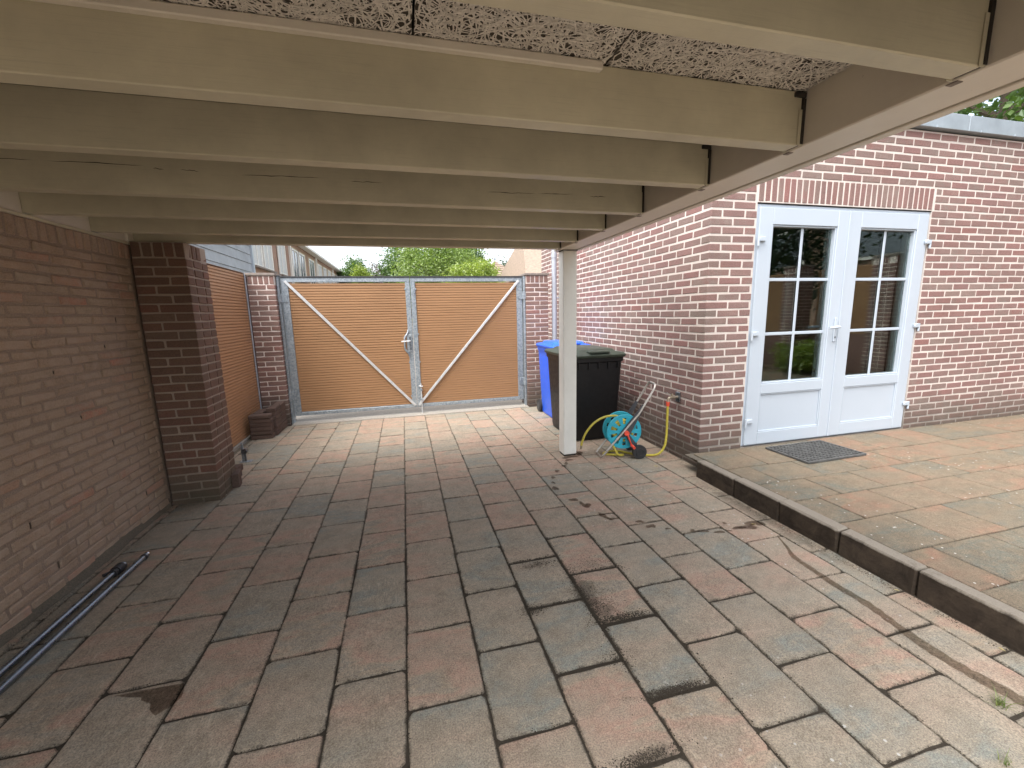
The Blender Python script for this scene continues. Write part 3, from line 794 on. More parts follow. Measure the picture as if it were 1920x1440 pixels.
# rainwater pipe by the gate
b = MB(); b.cyl((2.145, 5.86, -0.02), (2.145, 5.86, 2.85), 0.036, n=16)
b.cyl((2.145, 5.86, 2.12), (2.145, 5.86, 2.18), 0.042, n=16); b.box(2.18, 2.398, 5.85, 5.87, 1.55, 1.57); b.box(2.16, 2.398, 5.83, 5.89, 2.79, 2.85)
tag(b.build('downpipe', MAT['pipe'], smooth=True), 'grey rainwater pipe between the right gate pillar and the house', 'pipe')

# ================================================================== LEFT WALL
lw = thing('garden_wall', (-1.85, 0.5, 0), 'low brown brick wall with smeared joints carrying the carport', 'wall')
LX, LTOP = -1.755, 1.868
b = MB(); b.box(LX - 0.2, LX - 0.0055, -3.2, 3.80, -0.1, LTOP - 0.003); core = b.build('wall_core', MAT['wall_mortar'], lw)
bricks = []; PZL = 0.0528; JL = 0.0075; LBP = 0.213
nc = int((LTOP - 0.105) / PZL)
zb = LTOP - 0.105 - nc * PZL
for k in range(nc):
    z0 = zb + k * PZL + JL / 2; h = PZL - JL
    for (a, c) in course(-3.2, 3.45, (0.0 if k % 2 else LBP / 2) + random.uniform(-0.02, 0.02), LBP, JL):
        j = random.uniform(-0.003, 0.003)
        bricks.append(((LX - 0.05 + random.gauss(0, 0.0012), (a + c) / 2, z0 + h / 2 + random.gauss(0, 0.0015)), (round((c - a - 0.004) / 0.01) * 0.01, 0.1, h + j * 0.5), PI / 2, core))
a = -3.2
while a < 3.43:
    bricks.append(((LX - 0.05, a + 0.027, LTOP - 0.052), (0.049, 0.1, 0.094), PI / 2, core)); a += 0.0625
heads = [b_ for b_ in bricks if 2.0 < b_[0][1] < 3.4 and b_[0][2] < 1.7]
for b_ in random.sample(heads, 13):   # perished head joints
    g = MB(); yq = b_[0][1] + b_[1][0] / 2 + 0.006; hq = random.uniform(0.008, 0.021); lq = random.uniform(-0.004, 0.004)
    g.add([(LX - 0.0022, yq - 0.0012, b_[0][2] - hq), (LX - 0.0022, yq + 0.0026, b_[0][2] - hq * 0.7), (LX - 0.0022, yq + 0.0016 + lq, b_[0][2] + hq), (LX - 0.0022, yq - 0.0022 + lq, b_[0][2] + hq * 0.8), (LX - 0.02, yq, b_[0][2])], [(0, 1, 2, 3), (1, 0, 4), (2, 1, 4), (3, 2, 4), (0, 3, 4)]); g.build('joint_hole', MAT['hole'], lw)
place_bricks(bricks, None, lw, 'lw', 0.0045, 0.9, MAT['wall_brick'], zj=0.001)
b = MB(); b.box(LX - 0.21, LX + 0.004, -3.2, 3.80, LTOP - 0.002, LTOP + 0.014, 0.002); b.build('wall_capping', MAT['cream'], lw)
mf = MB()   # crumbling mortar foot at the base
yy = np.linspace(0.5, 3.44, 130); prof = []
for i, y in enumerate(yy):
    w = 0.010 + 0.016 * (0.5 + 0.5 * math.sin(y * 5.3 + math.sin(y * 13))) * random.uniform(0.6, 1.2); hh = 0.012 + 0.012 * (0.5 + 0.5 * math.sin(y * 7.1)) + 0.006 * random.random()
    prof.append([(LX - 0.01, y, hh + 0.03), (LX + w * 0.3, y, hh), (LX + w * 0.8, y, hh * 0.4), (LX + w * 1.2, y, -0.012)])
vv = [p for pr in prof for p in pr]; ff = [(i * 4 + k, i * 4 + k + 1, (i + 1) * 4 + k + 1, (i + 1) * 4 + k) for i in range(len(prof) - 1) for k in range(3)]
mf.add(vv, ff); mf.build('mortar_foot', MAT['sand'], lw, smooth=True)

# --- brick pillars
def pillar(name, x0, x1, y0, y1, ztop, label, key, bm, mm, cap=True, soldier=True, cut=None, group=None):
    p = thing(name, ((x0 + x1) / 2, (y0 + y1) / 2, 0), label, 'pillar', group)
    b = MB(); b.box(x0 + 0.005, x1 - 0.005, y0 + 0.005, y1 - 0.005, -0.1, ztop - 0.002); core = b.build('pillar_core', mm, p)
    pz, j = 0.0622, 0.0115
    zs = ztop - (0.105 if soldier else 0.0)
    n = int(zs / pz) + 1; br = []
    W, D = x1 - x0, y1 - y0; bd = 0.095
    for k in range(n):
        z1 = zs - k * pz - j * 0.5; z0 = z1 - (pz - j); zc = (z0 + z1) / 2; h = z1 - z0
        # front row (-y), back row, the two sides between them
        if k % 2 == 0: cutx = x0 + (0.205 if W > 0.28 else W)
        else: cutx = x1 - (0.205 if W > 0.28 else W)
        for ylo in (y0, y1 - bd):
            if W > 0.28:
                segs = [(x0, cutx - j / 2), (cutx + j / 2, x1)]
            else: segs = [(x0, x1)]
            for (a, c) in segs: br.append((((a + c) / 2, ylo + bd / 2, zc), (round(c - a, 3), bd, h), 0.0, core))
        ya, yb = y0 + bd + j, y1 - bd - j
        if yb - ya > 0.03:
            for xlo in (x0, x1 - bd):
                if (k % 2 == 0) == (xlo == x0) or yb - ya < 0.14: ss = [(ya, yb)]
                else: ss = [(ya, (ya + yb) / 2 - j / 2), ((ya + yb) / 2 + j / 2, yb)]
                for (a, c) in ss: br.append(((xlo + bd / 2, (a + c) / 2, zc), (round(c - a, 3), bd, h), PI / 2, core))
    if soldier:
        ns = max(4, round(W / 0.063)); pw = W / ns
        for ylo in (y0, y1 - bd):
            for i in range(ns): br.append(((x0 + (i + 0.5) * pw, ylo + bd / 2, ztop - 0.0525), (round(pw - j, 3), bd, 0.093), 0.0, core))
        m = max(1, round((D - 2 * bd) / 0.063)); pw = (D - 2 * bd - j) / m
        for xlo in (x0, x1 - bd):
            for i in range(m): br.append(((xlo + bd / 2, y0 + bd + j / 2 + (i + 0.5) * pw, ztop - 0.0525), (round(pw - j, 3), bd, 0.093), PI / 2, core))
    place_bricks(br, None, p, key, 0.003, 0.7, bm)
    if cap:
        b = MB(); b.box(x0 - 0.014, x1 + 0.014, y0 - 0.014, y1 + 0.014, ztop, ztop + 0.032, 0.004); b.build('cap', MAT['cap'], p)
    return p
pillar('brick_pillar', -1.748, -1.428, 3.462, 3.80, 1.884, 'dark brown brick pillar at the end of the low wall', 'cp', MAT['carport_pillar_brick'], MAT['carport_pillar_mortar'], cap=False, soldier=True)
pillar('brick_pillar', -1.786, -1.487, 5.77, 6.07, 1.865, 'brick gate pillar with stone cap beside the stacked loose bricks', 'gp', MAT['pillar_brick'], MAT['pillar_mortar'], group='gate pillars')
pillar('brick_pillar', 1.705, 2.035, 5.81, 6.13, 1.872, 'brick gate pillar with stone cap behind the blue bin', 'gp', MAT['pillar_brick'], MAT['pillar_mortar'], group='gate pillars')

# ================================================================== CARPORT
cpt = thing('carport', (0.0, 1.5, 0), 'cream painted timber carport with deep ceiling joists', 'carport')
BZ, CEIL = 1.890, 2.056
beam_y = [0.775, 1.244, 1.695, 2.225, 2.68, 3.15, 3.52]
beam_y = [0.775 - 0.46 * k for k in range(1, 0, -1)] + beam_y
for i, y in enumerate(beam_y):
    w = 0.057 if i < len(beam_y) - 1 else 0.075
    x_end = 1.338
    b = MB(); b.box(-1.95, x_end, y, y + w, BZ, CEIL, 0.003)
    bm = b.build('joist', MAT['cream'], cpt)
    if y > 0:
        g = MB(); t = 0.002; e = 0.012   # steel joist hanger
        g.box(x_end - e, x_end + 0.009, y - t - 0.001, y - 0.001, BZ - 0.001, BZ + 0.11)
        g2 = MB(); g2.box(x_end - e, x_end + 0.009, y + w + 0.001, y + w + t + 0.001, BZ - 0.001, BZ + 0.11); g2.build('joist_hanger', MAT['cream'], bm)
        g.build('joist_hanger', MAT['cream'], bm)
        g = MB(); g.box(x_end - 0.035, x_end + 0.011, y - 0.006, y + w + 0.006, CEIL - 0.02, CEIL - 0.004, 0.002); g.box(x_end + 0.0005, x_end + 0.0115, y - 0.005, y + w - 0.002, BZ + 0.004, CEIL - 0.022)  # dark bracket flange, plus dark fill standing in for the gap's shadow
        g.build('flange_and_gap_shade', MAT['dark_gap'], bm)
    if abs(y - 2.225) < 0.01:
        for (xa, za, xb, zb_) in ((-1.70, 2.0, -1.40, 2.002), (-1.36, 2.0, -1.02, 2.003), (-0.99, 1.992, -0.95, 1.99), (-0.89, 1.992, -0.82, 1.99), (-0.66, 1.985, -0.33, 1.989), (-0.2, 1.98, -0.05, 1.982), (0.45, 1.962, 0.72, 1.968), (0.72, 1.968, 0.93, 1.972), (1.02, 1.965, 1.12, 1.967)):
            g = MB(); npt = 9; top = []; bot = []
            for q in range(npt):
                t = q / (npt - 1); th = 0.0014 * math.sin(PI * t) ** 0.6 * random.uniform(0.6, 1.4); zz = za + (zb_ - za) * t + random.gauss(0, 0.0012)
                top.append((xa + (xb - xa) * t, y - 0.0006, zz + th)); bot.append((xa + (xb - xa) * t, y - 0.0006, zz - th))
            g.add(top + bot, [(q, npt + q, npt + q + 1, q + 1) for q in range(npt - 1)]); g.build('crack', MAT['dark_gap'], bm)
# small infill boards over the wall between the joists
for i in range(len(beam_y) - 1):
    if beam_y[i] < -0.2: continue
    b = MB(); b.box(-1.79, -1.765, beam_y[i] + 0.06, beam_y[i + 1] - 0.003, LTOP + 0.016, CEIL - 0.002, 0.002); b.build('infill_board', MAT['cream_side'], cpt)
b = MB(); b.box(-1.80, -1.744, 3.457, 3.599, LTOP + 0.016, CEIL - 0.001, 0.002); b.build('infill_board', MAT['cream_side'], cpt)
# side beam, its gap and outer trim
b = MB(); b.box(1.350, 1.505, 0.02, 3.685, BZ - 0.002, 2.20, 0.004); sb = b.build('side_beam', MAT['cream_side'], cpt)
b = MB(); b.box(1.506, 1.518, 0.02, 3.68, BZ + 0.02, 2.20); b.build('beam_gap', MAT['dark_gap'], cpt)
b = MB(); b.box(1.519, 1.545, 0.02, 3.70, BZ - 0.004, 2.22, 0.003); b.build('outer_trim', MAT['cream_side'], cpt)
b = MB(); b.box(1.546, 1.578, 0.02, 3.71, BZ + 0.002, 2.24, 0.003); b.build('outer_trim', MAT['cream_side'], cpt)
for y in beam_y[1:]:
    g = MB(); g.box(1.352, 1.372, y + 0.05, y + 0.075, BZ - 0.004, BZ - 0.001, 0.001); g.build('nail_plate', MAT['cap'], sb)
# end trim over the yard and the roof
b = MB(); b.box(-1.95, 1.518, 3.600, 3.622, BZ + 0.004, 2.22, 0.003); b.build('end_trim', MAT['cream_side'], cpt)
b = MB(); b.box(-1.99, 1.60, 0.02, 3.64, 2.245, 2.262); b.box(-1.97, 1.545, 0.02, 3.60, 2.10, 2.24); b.build('roof_deck', MAT['roof_felt'], cpt)
# ceiling panels of wood wool
px_j = [-1.95, -1.13, -0.53, 0.069, 0.617, 1.349]
for i in range(len(px_j) - 1):
    xa, xb = px_j[i] + 0.003, px_j[i + 1] - 0.003
    b = MB(); b.box(xa, xb, 0.02, 3.60, CEIL + 0.004, CEIL + 0.04); pn = b.build('ceiling_panel', MAT['wool_back'], cpt)
    ya, yb = 0.86, 1.25
    n = int((xb - xa) * (yb - ya) * 6800) if xb > -0.6 else 200
    sv, sf, sa = [], [], []
    for q in range(n):
        cx, cy = random.uniform(xa + 0.003, xb - 0.003), random.uniform(ya, yb)
        a0 = random.uniform(0, 2 * PI); curv = random.gauss(0, 16); L = random.uniform(0.04, 0.13); w = random.uniform(0.0010, 0.0024)
        z = CEIL + 0.0035 - abs(random.gauss(0, 0.0022)); dz = random.uniform(-0.0015, 0.0015)
        x, y, a = cx, cy, a0; m = 7; base = len(sv)
        for s in range(m):
            nx_, ny_ = -math.sin(a), math.cos(a); zz = z + dz * (s - 3) * 0.4
            sv.append((min(max(x + nx_ * w, xa), xb), y + ny_ * w, zz)); sv.append((min(max(x - nx_ * w, xa), xb), y - ny_ * w, zz + 0.0004))
            x += math.cos(a) * L / m; y += math.sin(a) * L / m; a += curv * L / m
        for s in range(m - 1): sf.append((base + 2 * s, base + 2 * s + 1, base + 2 * s + 3, base + 2 * s + 2)); sa.append(random.random())
    me = new_mesh('wood_wool_strands', sv, sf, MAT['wool'], attr=sa); o = link('wood_wool_strands', me, pn); o['kind'] = 'stuff'
b = MB(); b.bar((-1.95, 1.232, CEIL - 0.012), (0.600, 1.232, CEIL - 0.012), 0.022, 0.024, 0.003); b.build('batten', MAT['cream_side'], cpt)
# post
b = MB(); b.box(1.392, 1.520, 3.566, 3.690, 0.016, BZ - 0.006, 0.006); b.build('post', MAT['post'], cpt)
b = MB(); b.box(1.398, 1.514, 3.572, 3.684, -0.02, 0.017); b.build('post_foot', MAT['dark_gap'], cpt)
b = MB(); b.box(1.385, 1.527, 3.559, 3.697, BZ - 0.0055, BZ - 0.0025); b.build('post_gap', MAT['dark_gap'], cpt)

# ================================================================== GATE
def slatted(x0, x1, y, z0, z1, pitch, mat, axis='x', depth=0.022, groove=0.0095, gd=0.011, sag=0.0):
    """grooved sheet facing -y (axis x) or +x (axis y); one mesh of many thin slats"""
    mb = MB(); n = int(round((z1 - z0) / pitch)); pitch = (z1 - z0) / n
    prof = []
    for i in range(n):
        za = z0 + i * pitch
        prof += [(0.0, za + groove * 0.6), (0.0, za + pitch - groove * 0.4), (gd, za + pitch - groove * 0.2), (gd, za + pitch + groove * 0.4)]
    prof = prof[:-1]; prof = [(0.0, z0)] + prof[0:] + [(0.0, z1)] if False else prof
    m = 13; V = []
    for k in range(m):
        t = k / (m - 1)
        for (d, z) in prof:
            dz = random.gauss(0, 0.0002)
            if axis == 'x': V.append((x0 + (x1 - x0) * t, y + d, z + dz))
            else: V.append((y - d, x0 + (x1 - x0) * t, z + dz))
    L = len(prof); Fs = []
    for k in range(m - 1):
        for i in range(L - 1):
            q = (k * L + i, (k + 1) * L + i, (k + 1) * L + i + 1, k * L + i + 1)
            Fs.append(q if axis == 'x' else q)
    mb.add(V, Fs)
    if axis == 'x': mb.box(x0, x1, y + gd + 0.0005, y + depth, z0, z1)
    else: mb.box(y - depth, y - gd - 0.0005, x0, x1, z0, z1)
    return mb

GY = 5.88
def gate_leaf(xh, xm, s, label):
    """xh hinge side, xm meeting side, s = +1 when the leaf runs to the right"""
    t = thing('gate_leaf', ((xh + xm) / 2, GY, 0.09), label, 'gate', 'gate leaves')
    zb, zt = 0.088, 1.848; w = 0.062
    lo, hi = min(xh, xm), max(xh, xm)
    b = MB(); b.box(xh if s > 0 else xh - w * 1.3, xh + w * 1.3 if s > 0 else xh, GY, GY + 0.04, zb, zt, 0.003); b.build('hinge_stile', MAT['galv'], t)
    b = MB(); b.box(xm - w if s > 0 else xm, xm if s > 0 else xm + w, GY, GY + 0.04, zb, zt, 0.003); b.build('meeting_stile', MAT['galv'], t)
    b = MB(); b.box(lo + 0.001, hi - 0.001, GY - 0.0015, GY + 0.041, zt - 0.052, zt + 0.002, 0.003); b.build('top_rail', MAT['galv'], t)
    b = MB(); b.box(lo + 0.001, hi - 0.001, GY + 0.001, GY + 0.041, zb - 0.001, zb + 0.042, 0.003); b.build('bottom_rail', MAT['galv'], t)
    b = MB(); b.box(lo, hi, GY - 0.012, GY + 0.05, zt + 0.0025, zt + 0.02, 0.001); b.build('top_capping', MAT['dark_cap'], t)
    pa, pb_ = (xh + w * 1.3, xm - w) if s > 0 else (xm + w, xh - w * 1.3)
    slatted(pa + 0.001, pb_ - 0.001, GY + 0.012, zb + 0.045, zt - 0.066, 0.0335, MAT['slat']).build('slatted_panel', MAT['slat'], t, kind='stuff')
    b = MB(); b.bar((xh + s * 0.05, GY - 0.010, zt - 0.04), (xm - s * 0.02, GY - 0.010, zb + 0.03), 0.012, 0.032, 0.002, up=(0, 0, 1)); b.build('diagonal_brace', MAT['steel_pale'], t)
    for zz in (1.60, 0.36):
        b = MB(); hx_ = xh + s * 0.02
        b.box(hx_ - 0.03, hx_ + 0.045, GY - 0.008, GY - 0.0005, zz - 0.055, zz + 0.055, 0.002); b.cyl((hx_ - s * 0.034, GY - 0.014, zz - 0.05), (hx_ - s * 0.034, GY - 0.014, zz + 0.05), 0.014, n=12)
        for dz in (-0.035, 0.035): b.cyl((hx_ + s * 0.02, GY - 0.014, zz + dz), (hx_ + s * 0.02, GY - 0.007, zz + dz), 0.009, n=8)
        b.build('hinge', MAT['galv'], t, smooth=True)
    # small fixing tabs along the meeting stile
    for zz in (1.70, 1.10, 0.72, 0.25):
        b = MB(); xx = xm - s * w; b.box(xx - 0.012, xx + 0.012, GY - 0.004, GY - 0.0004, zz - 0.012, zz + 0.012, 0.001); b.build('fixing_tab', MAT['galv'], t)
    return t
gl = gate_leaf(-1.448, 0.112, 1, 'left leaf of the brown slatted steel gate, with the lever handle')
gr = gate_leaf(1.664, 0.120, -1, 'right leaf of the brown slatted steel gate, with the drop bolt')
# lock box, curved guard and lever on the left leaf
b = MB(); b.tube(smooth_path([(0.055, GY - 0.004, 1.16), (0.045, GY - 0.012, 1.12), (0.005, GY - 0.016, 1.06), (0.0, GY - 0.016, 0.98), (0.004, GY - 0.016, 0.90), (0.045, GY - 0.012, 0.84), (0.055, GY - 0.004, 0.80)], 4), 0.012, 8); b.build('handle_guard', MAT['galv'], gl, smooth=True)
b = MB(); b.box(0.030, 0.098, GY - 0.014, GY - 0.002, 0.86, 1.10, 0.004); b.build('lock_case', MAT['galv'], gl)
b = MB(); b.box(0.062, 0.084, GY - 0.019, GY - 0.0143, 0.89, 1.07, 0.004); b.build('lock_plate', MAT['dark_steel'], gl)
b = MB(); b.tube(smooth_path([(0.072, GY - 0.016, 1.012), (0.072, GY - 0.06, 1.012), (0.05, GY - 0.066, 1.012), (-0.045, GY - 0.066, 1.010)], 4), 0.0095, 8); b.build('handle', MAT['steel_pale'], gl, smooth=True)
b = MB(); b.cyl((0.180, GY - 0.018, -0.004), (0.180, GY - 0.018, 0.42), 0.0085, n=10); b.tube([(0.180, GY - 0.018, 0.385), (0.150, GY - 0.03, 0.39), (0.205, GY - 0.045, 0.385)], 0.007, 8); b.build('drop_bolt', MAT['steel_pale'], gr, smooth=True)
for zz in (0.2, 0.33):
    b = MB(); b.box(0.163, 0.197, GY - 0.028, GY - 0.0005, zz - 0.012, zz + 0.012, 0.003); b.build('bolt_keeper', MAT['galv'], gr)
b = MB(); b.box(0.150, 0.172, GY - 0.010, GY - 0.002, 1.62, 1.82, 0.002); b.cyl((0.161, GY - 0.02, 1.66), (0.161, GY - 0.002, 1.66), 0.014, n=10); b.build('top_bolt', MAT['galv'], gr)
for (xa, xb, lab) in ((-1.484, -1.458, 'galvanised steel gate post fixed to the left pillar'), (1.676, 1.702, 'galvanised steel gate post fixed to the right pillar')):
    p = thing('gate_post', ((xa + xb) / 2, GY, 0), lab, 'post', 'gate posts')
    b = MB(); b.box(xa, xb, GY - 0.045, GY + 0.055, -0.04, 1.862, 0.004); b.build('post_tube', MAT['galv'], p)
    b = MB(); b.box(xa - 0.001, xb + 0.001, GY - 0.046, GY + 0.056, 1.8625, 1.872, 0.002); b.build('post_cap', MAT['dark_cap'], p)
    for zz in (1.60, 0.36):
        b = MB(); b.box(xa - 0.0015, xb + 0.0015, GY - 0.052, GY - 0.0455, zz - 0.05, zz + 0.05, 0.002); b.build('hinge_plate', MAT['galv'], p)

# ================================================================== LEFT FENCE
fn = thing('slatted_fence', (-1.81, 4.8, 0), 'tall orange brown grooved fence panel left of the gate', 'fence')
slatted(3.815, 6.05, -1.806, 0.03, 1.885, 0.0325, MAT['slat_fence'], axis='y', depth=0.026).build('grooved_panel', MAT['slat_fence'], fn, kind='stuff')
b = MB(); b.box(-1.8035, -1.789, 5.752, 5.766, 0.0, 1.885, 0.002); b.build('edge_profile', MAT['pipe'], fn)
b = MB(); b.box(-1.835, -1.801, 3.80, 5.756, 1.8855, 1.897, 0.002); b.build('top_profile', MAT['slat_gap'], fn)
b = MB(); b.box(-1.84, -1.79, 3.81, 5.77, -0.08, 0.029, 0.004); b.build('foot_board', MAT['concrete'], fn)

# ================================================================== BINS
def rrect(hx, hy, r, n=5):
    pts = []
    for (sx, sy, a0) in ((1, 1, 0), (-1, 1, PI / 2), (-1, -1, PI), (1, -1, 1.5 * PI)):
        for k in range(n + 1):
            a = a0 + PI / 2 * k / n; pts.append((sx * (hx - r) + r * math.cos(a), sy * (hy - r) + r * math.sin(a)))
    return pts
def loft(mb, rings, capb=True, capt=True):
    m = len(rings[0]); V = [p for r in rings for p in r]
    Fs = [(k * m + i, k * m + (i + 1) % m, (k + 1) * m + (i + 1) % m, (k + 1) * m + i) for k in range(len(rings) - 1) for i in range(m)]
    if capb: Fs.append(tuple(reversed(range(m))))
    if capt: Fs.append(tuple(range((len(rings) - 1) * m, len(rings) * m)))
    mb.add(V, Fs)
def wheelie_bin(cx, cy, wx, wy, H, body, lid, label, ang=0.0, wall_side=False):
    t = thing('wheelie_bin', (cx, cy, 0), label, 'bin', 'wheelie bins')
    ca, sa = math.cos(ang), math.sin(ang)
    def ring(hx, hy, r, z, dy=0.0): return [(cx + x * ca - (y + dy) * sa, cy + x * sa + (y + dy) * ca, z) for x, y in rrect(hx, hy, r)]
    b = MB(); hx, hy = wx / 2, wy / 2
    loft(b, [ring(hx * 0.80, hy * 0.78, 0.05, 0.012), ring(hx * 0.82, hy * 0.80, 0.05, 0.05), ring(hx * 0.92, hy * 0.91, 0.045, H * 0.80), ring(hx * 0.93, hy * 0.92, 0.045, H * 0.86), ring(hx * 0.965, hy * 0.96, 0.045, H * 0.875), ring(hx * 0.975, hy * 0.965, 0.045, H * 0.925)])
    bo = b.build('body', body, t, smooth=True)
    b = MB()
    for k in range(-2, 3):   # stiffening ribs under the rim
        b.box(cx + k * hx * 0.36 - 0.006, cx + k * hx * 0.36 + 0.006, cy - hy * 0.955, cy - hy * 0.90, H * 0.80, H * 0.873, 0.002)
    b.build('rim_rib', body, bo)
    b = MB()
    loft(b, [ring(hx * 0.99, hy * 0.985, 0.05, H * 0.915), ring(hx * 1.02, hy * 1.01, 0.05, H * 0.925), ring(hx * 1.03, hy * 1.02, 0.05, H * 0.945), ring(hx * 0.98, hy * 0.97, 0.05, H * 0.962), ring(hx * 0.80, hy * 0.80, 0.06, H * 0.972), ring(hx * 0.74, hy * 0.74, 0.06, H * 0.995), ring(hx * 0.68, hy * 0.68, 0.06, H)])
    lo = b.build('lid', lid, t, smooth=True)
    b = MB(); b.box(cx - 0.11, cx + 0.11, cy - hy * 1.01, cy - hy * 0.80, H * 0.966, H * 0.990, 0.006); b.build('lid_grip', lid, lo)
    b = MB(); b.tube(smooth_path([(cx - hx * 0.7, cy + hy * 0.95, H * 0.90), (cx - hx * 0.7, cy + hy * 1.10, H * 0.94), (cx + hx * 0.7, cy + hy * 1.10, H * 0.94), (cx + hx * 0.7, cy + hy * 0.95, H * 0.90)], 5), 0.014, 8); b.build('rear_handle', body, t, smooth=True)
    for s in (-1, 1):
        b = MB(); xx = cx + s * hx * 0.86; yy = cy + hy * 0.86
        if wall_side: xx, yy = cx + hx * 0.80, cy + s * hy * 0.5
        b.cyl((xx - 0.022, yy, 0.085), (xx + 0.022, yy, 0.085), 0.085, n=22); w = b.build('wheel', MAT['black_rubber'], t, smooth=True)
        b = MB(); b.cyl((xx - 0.026, yy, 0.085), (xx + 0.026, yy, 0.085), 0.045, n=16); b.build('rim', MAT['grey_plastic'], w, smooth=True)
    return t
wheelie_bin(1.900, 4.30, 0.60, 0.87, 0.965, MAT['black_plastic'], MAT['lid_green'], 'large black wheelie bin with dark green lid behind the post', wall_side=True)
wheelie_bin(1.985, 5.12, 0.52, 0.66, 0.985, MAT['blue_plastic'], MAT['blue_plastic'], 'bright blue wheelie bin behind the black one')

# ================================================================== HOSE REEL
RO = Vector((1.70, 3.40, 0)); RX = Vector((0.985, -0.170, 0)); RY = Vector((0.170, 0.985, 0))
def RL(x, y, z): return tuple(RO + RX * x + RY * y + Vector((0, 0, z)))
reel = thing('hose_reel', tuple(RO + RX * 0.2 + RY * 0.09), 'teal garden hose reel cart with yellow hose and red crank', 'hose reel')
WD = 0.175
path = [RL(0.482, 0.0, 0.645), RL(0.345, 0.0, 0.412), RL(0.13, 0.0, 0.165), RL(0.02, 0.0, 0.035), RL(0.0, 0.012, 0.012), RL(0.0, 0.05, 0.010), RL(0.0, WD - 0.05, 0.010), RL(0.0, WD - 0.012, 0.012), RL(0.02, WD, 0.035), RL(0.13, WD, 0.165), RL(0.345, WD, 0.412), RL(0.482, WD, 0.645), RL(0.494, WD - 0.012, 0.672), RL(0.498, WD - 0.04, 0.682), RL(0.498, 0.04, 0.682), RL(0.494, 0.012, 0.672)]
b = MB(); b.tube(path, 0.0098, 10, closed=True); b.build('tube_frame', MAT['tube'], reel, smooth=True)
b = MB(); b.tube([RL(0.498, 0.045, 0.682), RL(0.498, WD - 0.045, 0.682)], 0.0125, 10); b.build('grip', MAT['tube'], reel, smooth=True)
DC = (0.216, 0.246); DR = 0.158
def disc(y0, th, name):
    mb = MB(); N = 60
    def P(r, a, y): return RL(DC[0] + r * math.cos(a), y, DC[1] + r * math.sin(a))
    def annulus(r0, r1, a0, a1, n):
        V = []; Fs = []
        for i in range(n + 1):
            a = a0 + (a1 - a0) * i / n
            V += [P(r0, a, y0), P(r1, a, y0), P(r0, a, y0 + th), P(r1, a, y0 + th)]
        for i in range(n):
            k = 4 * i; l = 4 * (i + 1)
            Fs += [(k, k + 1, l + 1, l), (k + 2, l + 2, l + 3, k + 3), (k, l, l + 2, k + 2), (k + 1, k + 3, l + 3, l + 1)]
        Fs += [(0, 2, 3, 1), (4 * n, 4 * n + 1, 4 * n + 3, 4 * n + 2)]
        mb.add(V, Fs)
    annulus(0.130, DR, 0, 2 * PI, N); annulus(0.012, 0.068, 0, 2 * PI, 40)
    ns = 10
    for k in range(ns):
        a = 2 * PI * k / ns; hw = 0.17
        annulus(0.068, 0.130, a - hw, a + hw, 4)
    o = mb.build(name, MAT['teal'], reel)
    mb2 = MB()
    mb2.tube([P(DR, 2 * PI * i / 60, y0 + th / 2) for i in range(60)], 0.0065, 6, closed=True); mb2.build('rim_bead', MAT['teal'], o, smooth=True)
    return o
disc(0.018, 0.009, 'reel_disc'); disc(WD - 0.028, 0.009, 'reel_disc')
b = MB(); b.cyl(RL(DC[0], 0.02, DC[1]), RL(DC[0], WD - 0.02, DC[1]), 0.062, n=28); b.build('drum', MAT['grey_plastic'], reel, smooth=True)
b = MB(); turns = []
for layer, rr in enumerate((0.076, 0.092)):
    for i in range(6 * 26):
        a = 2 * PI * i / 26; u = i / (6 * 26.0); u = u if layer % 2 == 0 else 1 - u
        turns.append(RL(DC[0] + rr * math.cos(a), 0.036 + (WD - 0.072) * u, DC[1] + rr * math.sin(a)))
b.tube(turns, 0.0098, 8); b.build('wound_hose', MAT['hose'], reel, smooth=True)
b = MB(); b.tube(smooth_path([RL(0.21, 0.06, 0.246 + 0.122), RL(0.15, 0.08, 0.385), RL(0.05, 0.09, 0.375), RL(-0.05, 0.10, 0.315), RL(-0.125, 0.11, 0.215), RL(-0.158, 0.12, 0.12), RL(-0.162, 0.12, 0.095)], 8), 0.0105, 8); fe = b.build('hose_tail', MAT['hose'], reel, smooth=True)
b = MB(); b.cyl(RL(-0.162, 0.12, 0.10), RL(-0.168, 0.122, 0.062), 0.0115, n=10); b.build('hose_connector', MAT['brass'], fe, smooth=True)
for y in (-0.002, WD - 0.010):
    b = MB(); V = [RL(x, y + d, z) for d in (0, 0.012) for x, z in ((0.150, 0.205), (0.20, 0.195), (0.262, 0.215), (0.355, 0.395), (0.400, 0.490), (0.375, 0.500), (0.315, 0.415))]
    Fs = [tuple(range(7)), tuple(reversed(range(7, 14)))] + [(i, i + 7, (i + 1) % 7 + 7, (i + 1) % 7) for i in range(7)]
    b.add(V, outward(V, Fs)); b.build('side_bracket', MAT['grey_plastic'], reel)
    b = MB(); V = [RL(x, y + d, z) for d in (0.002, 0.010) for x, z in ((0.215, 0.225), (0.262, 0.22), (0.37, 0.075), (0.325, 0.04))]
    b.add(V, outward(V, [(0, 1, 2, 3), (7, 6, 5, 4)] + [(i, i + 4, (i + 1) % 4 + 4, (i + 1) % 4) for i in range(4)])); b.build('leg_bracket', MAT['grey_plastic'], reel)
b = MB(); b.bar(RL(0.230, -0.018, 0.235), RL(0.270, -0.024, 0.135), 0.012, 0.024, 0.004, up=tuple(RY)); b.cyl(RL(0.228, -0.004, 0.240), RL(0.228, -0.026, 0.240), 0.023, n=18); b.cyl(RL(0.272, -0.020, 0.128), RL(0.282, -0.075, 0.114), 0.0125, 0.014, n=12); b.build('crank', MAT['red_plastic'], reel, smooth=True)
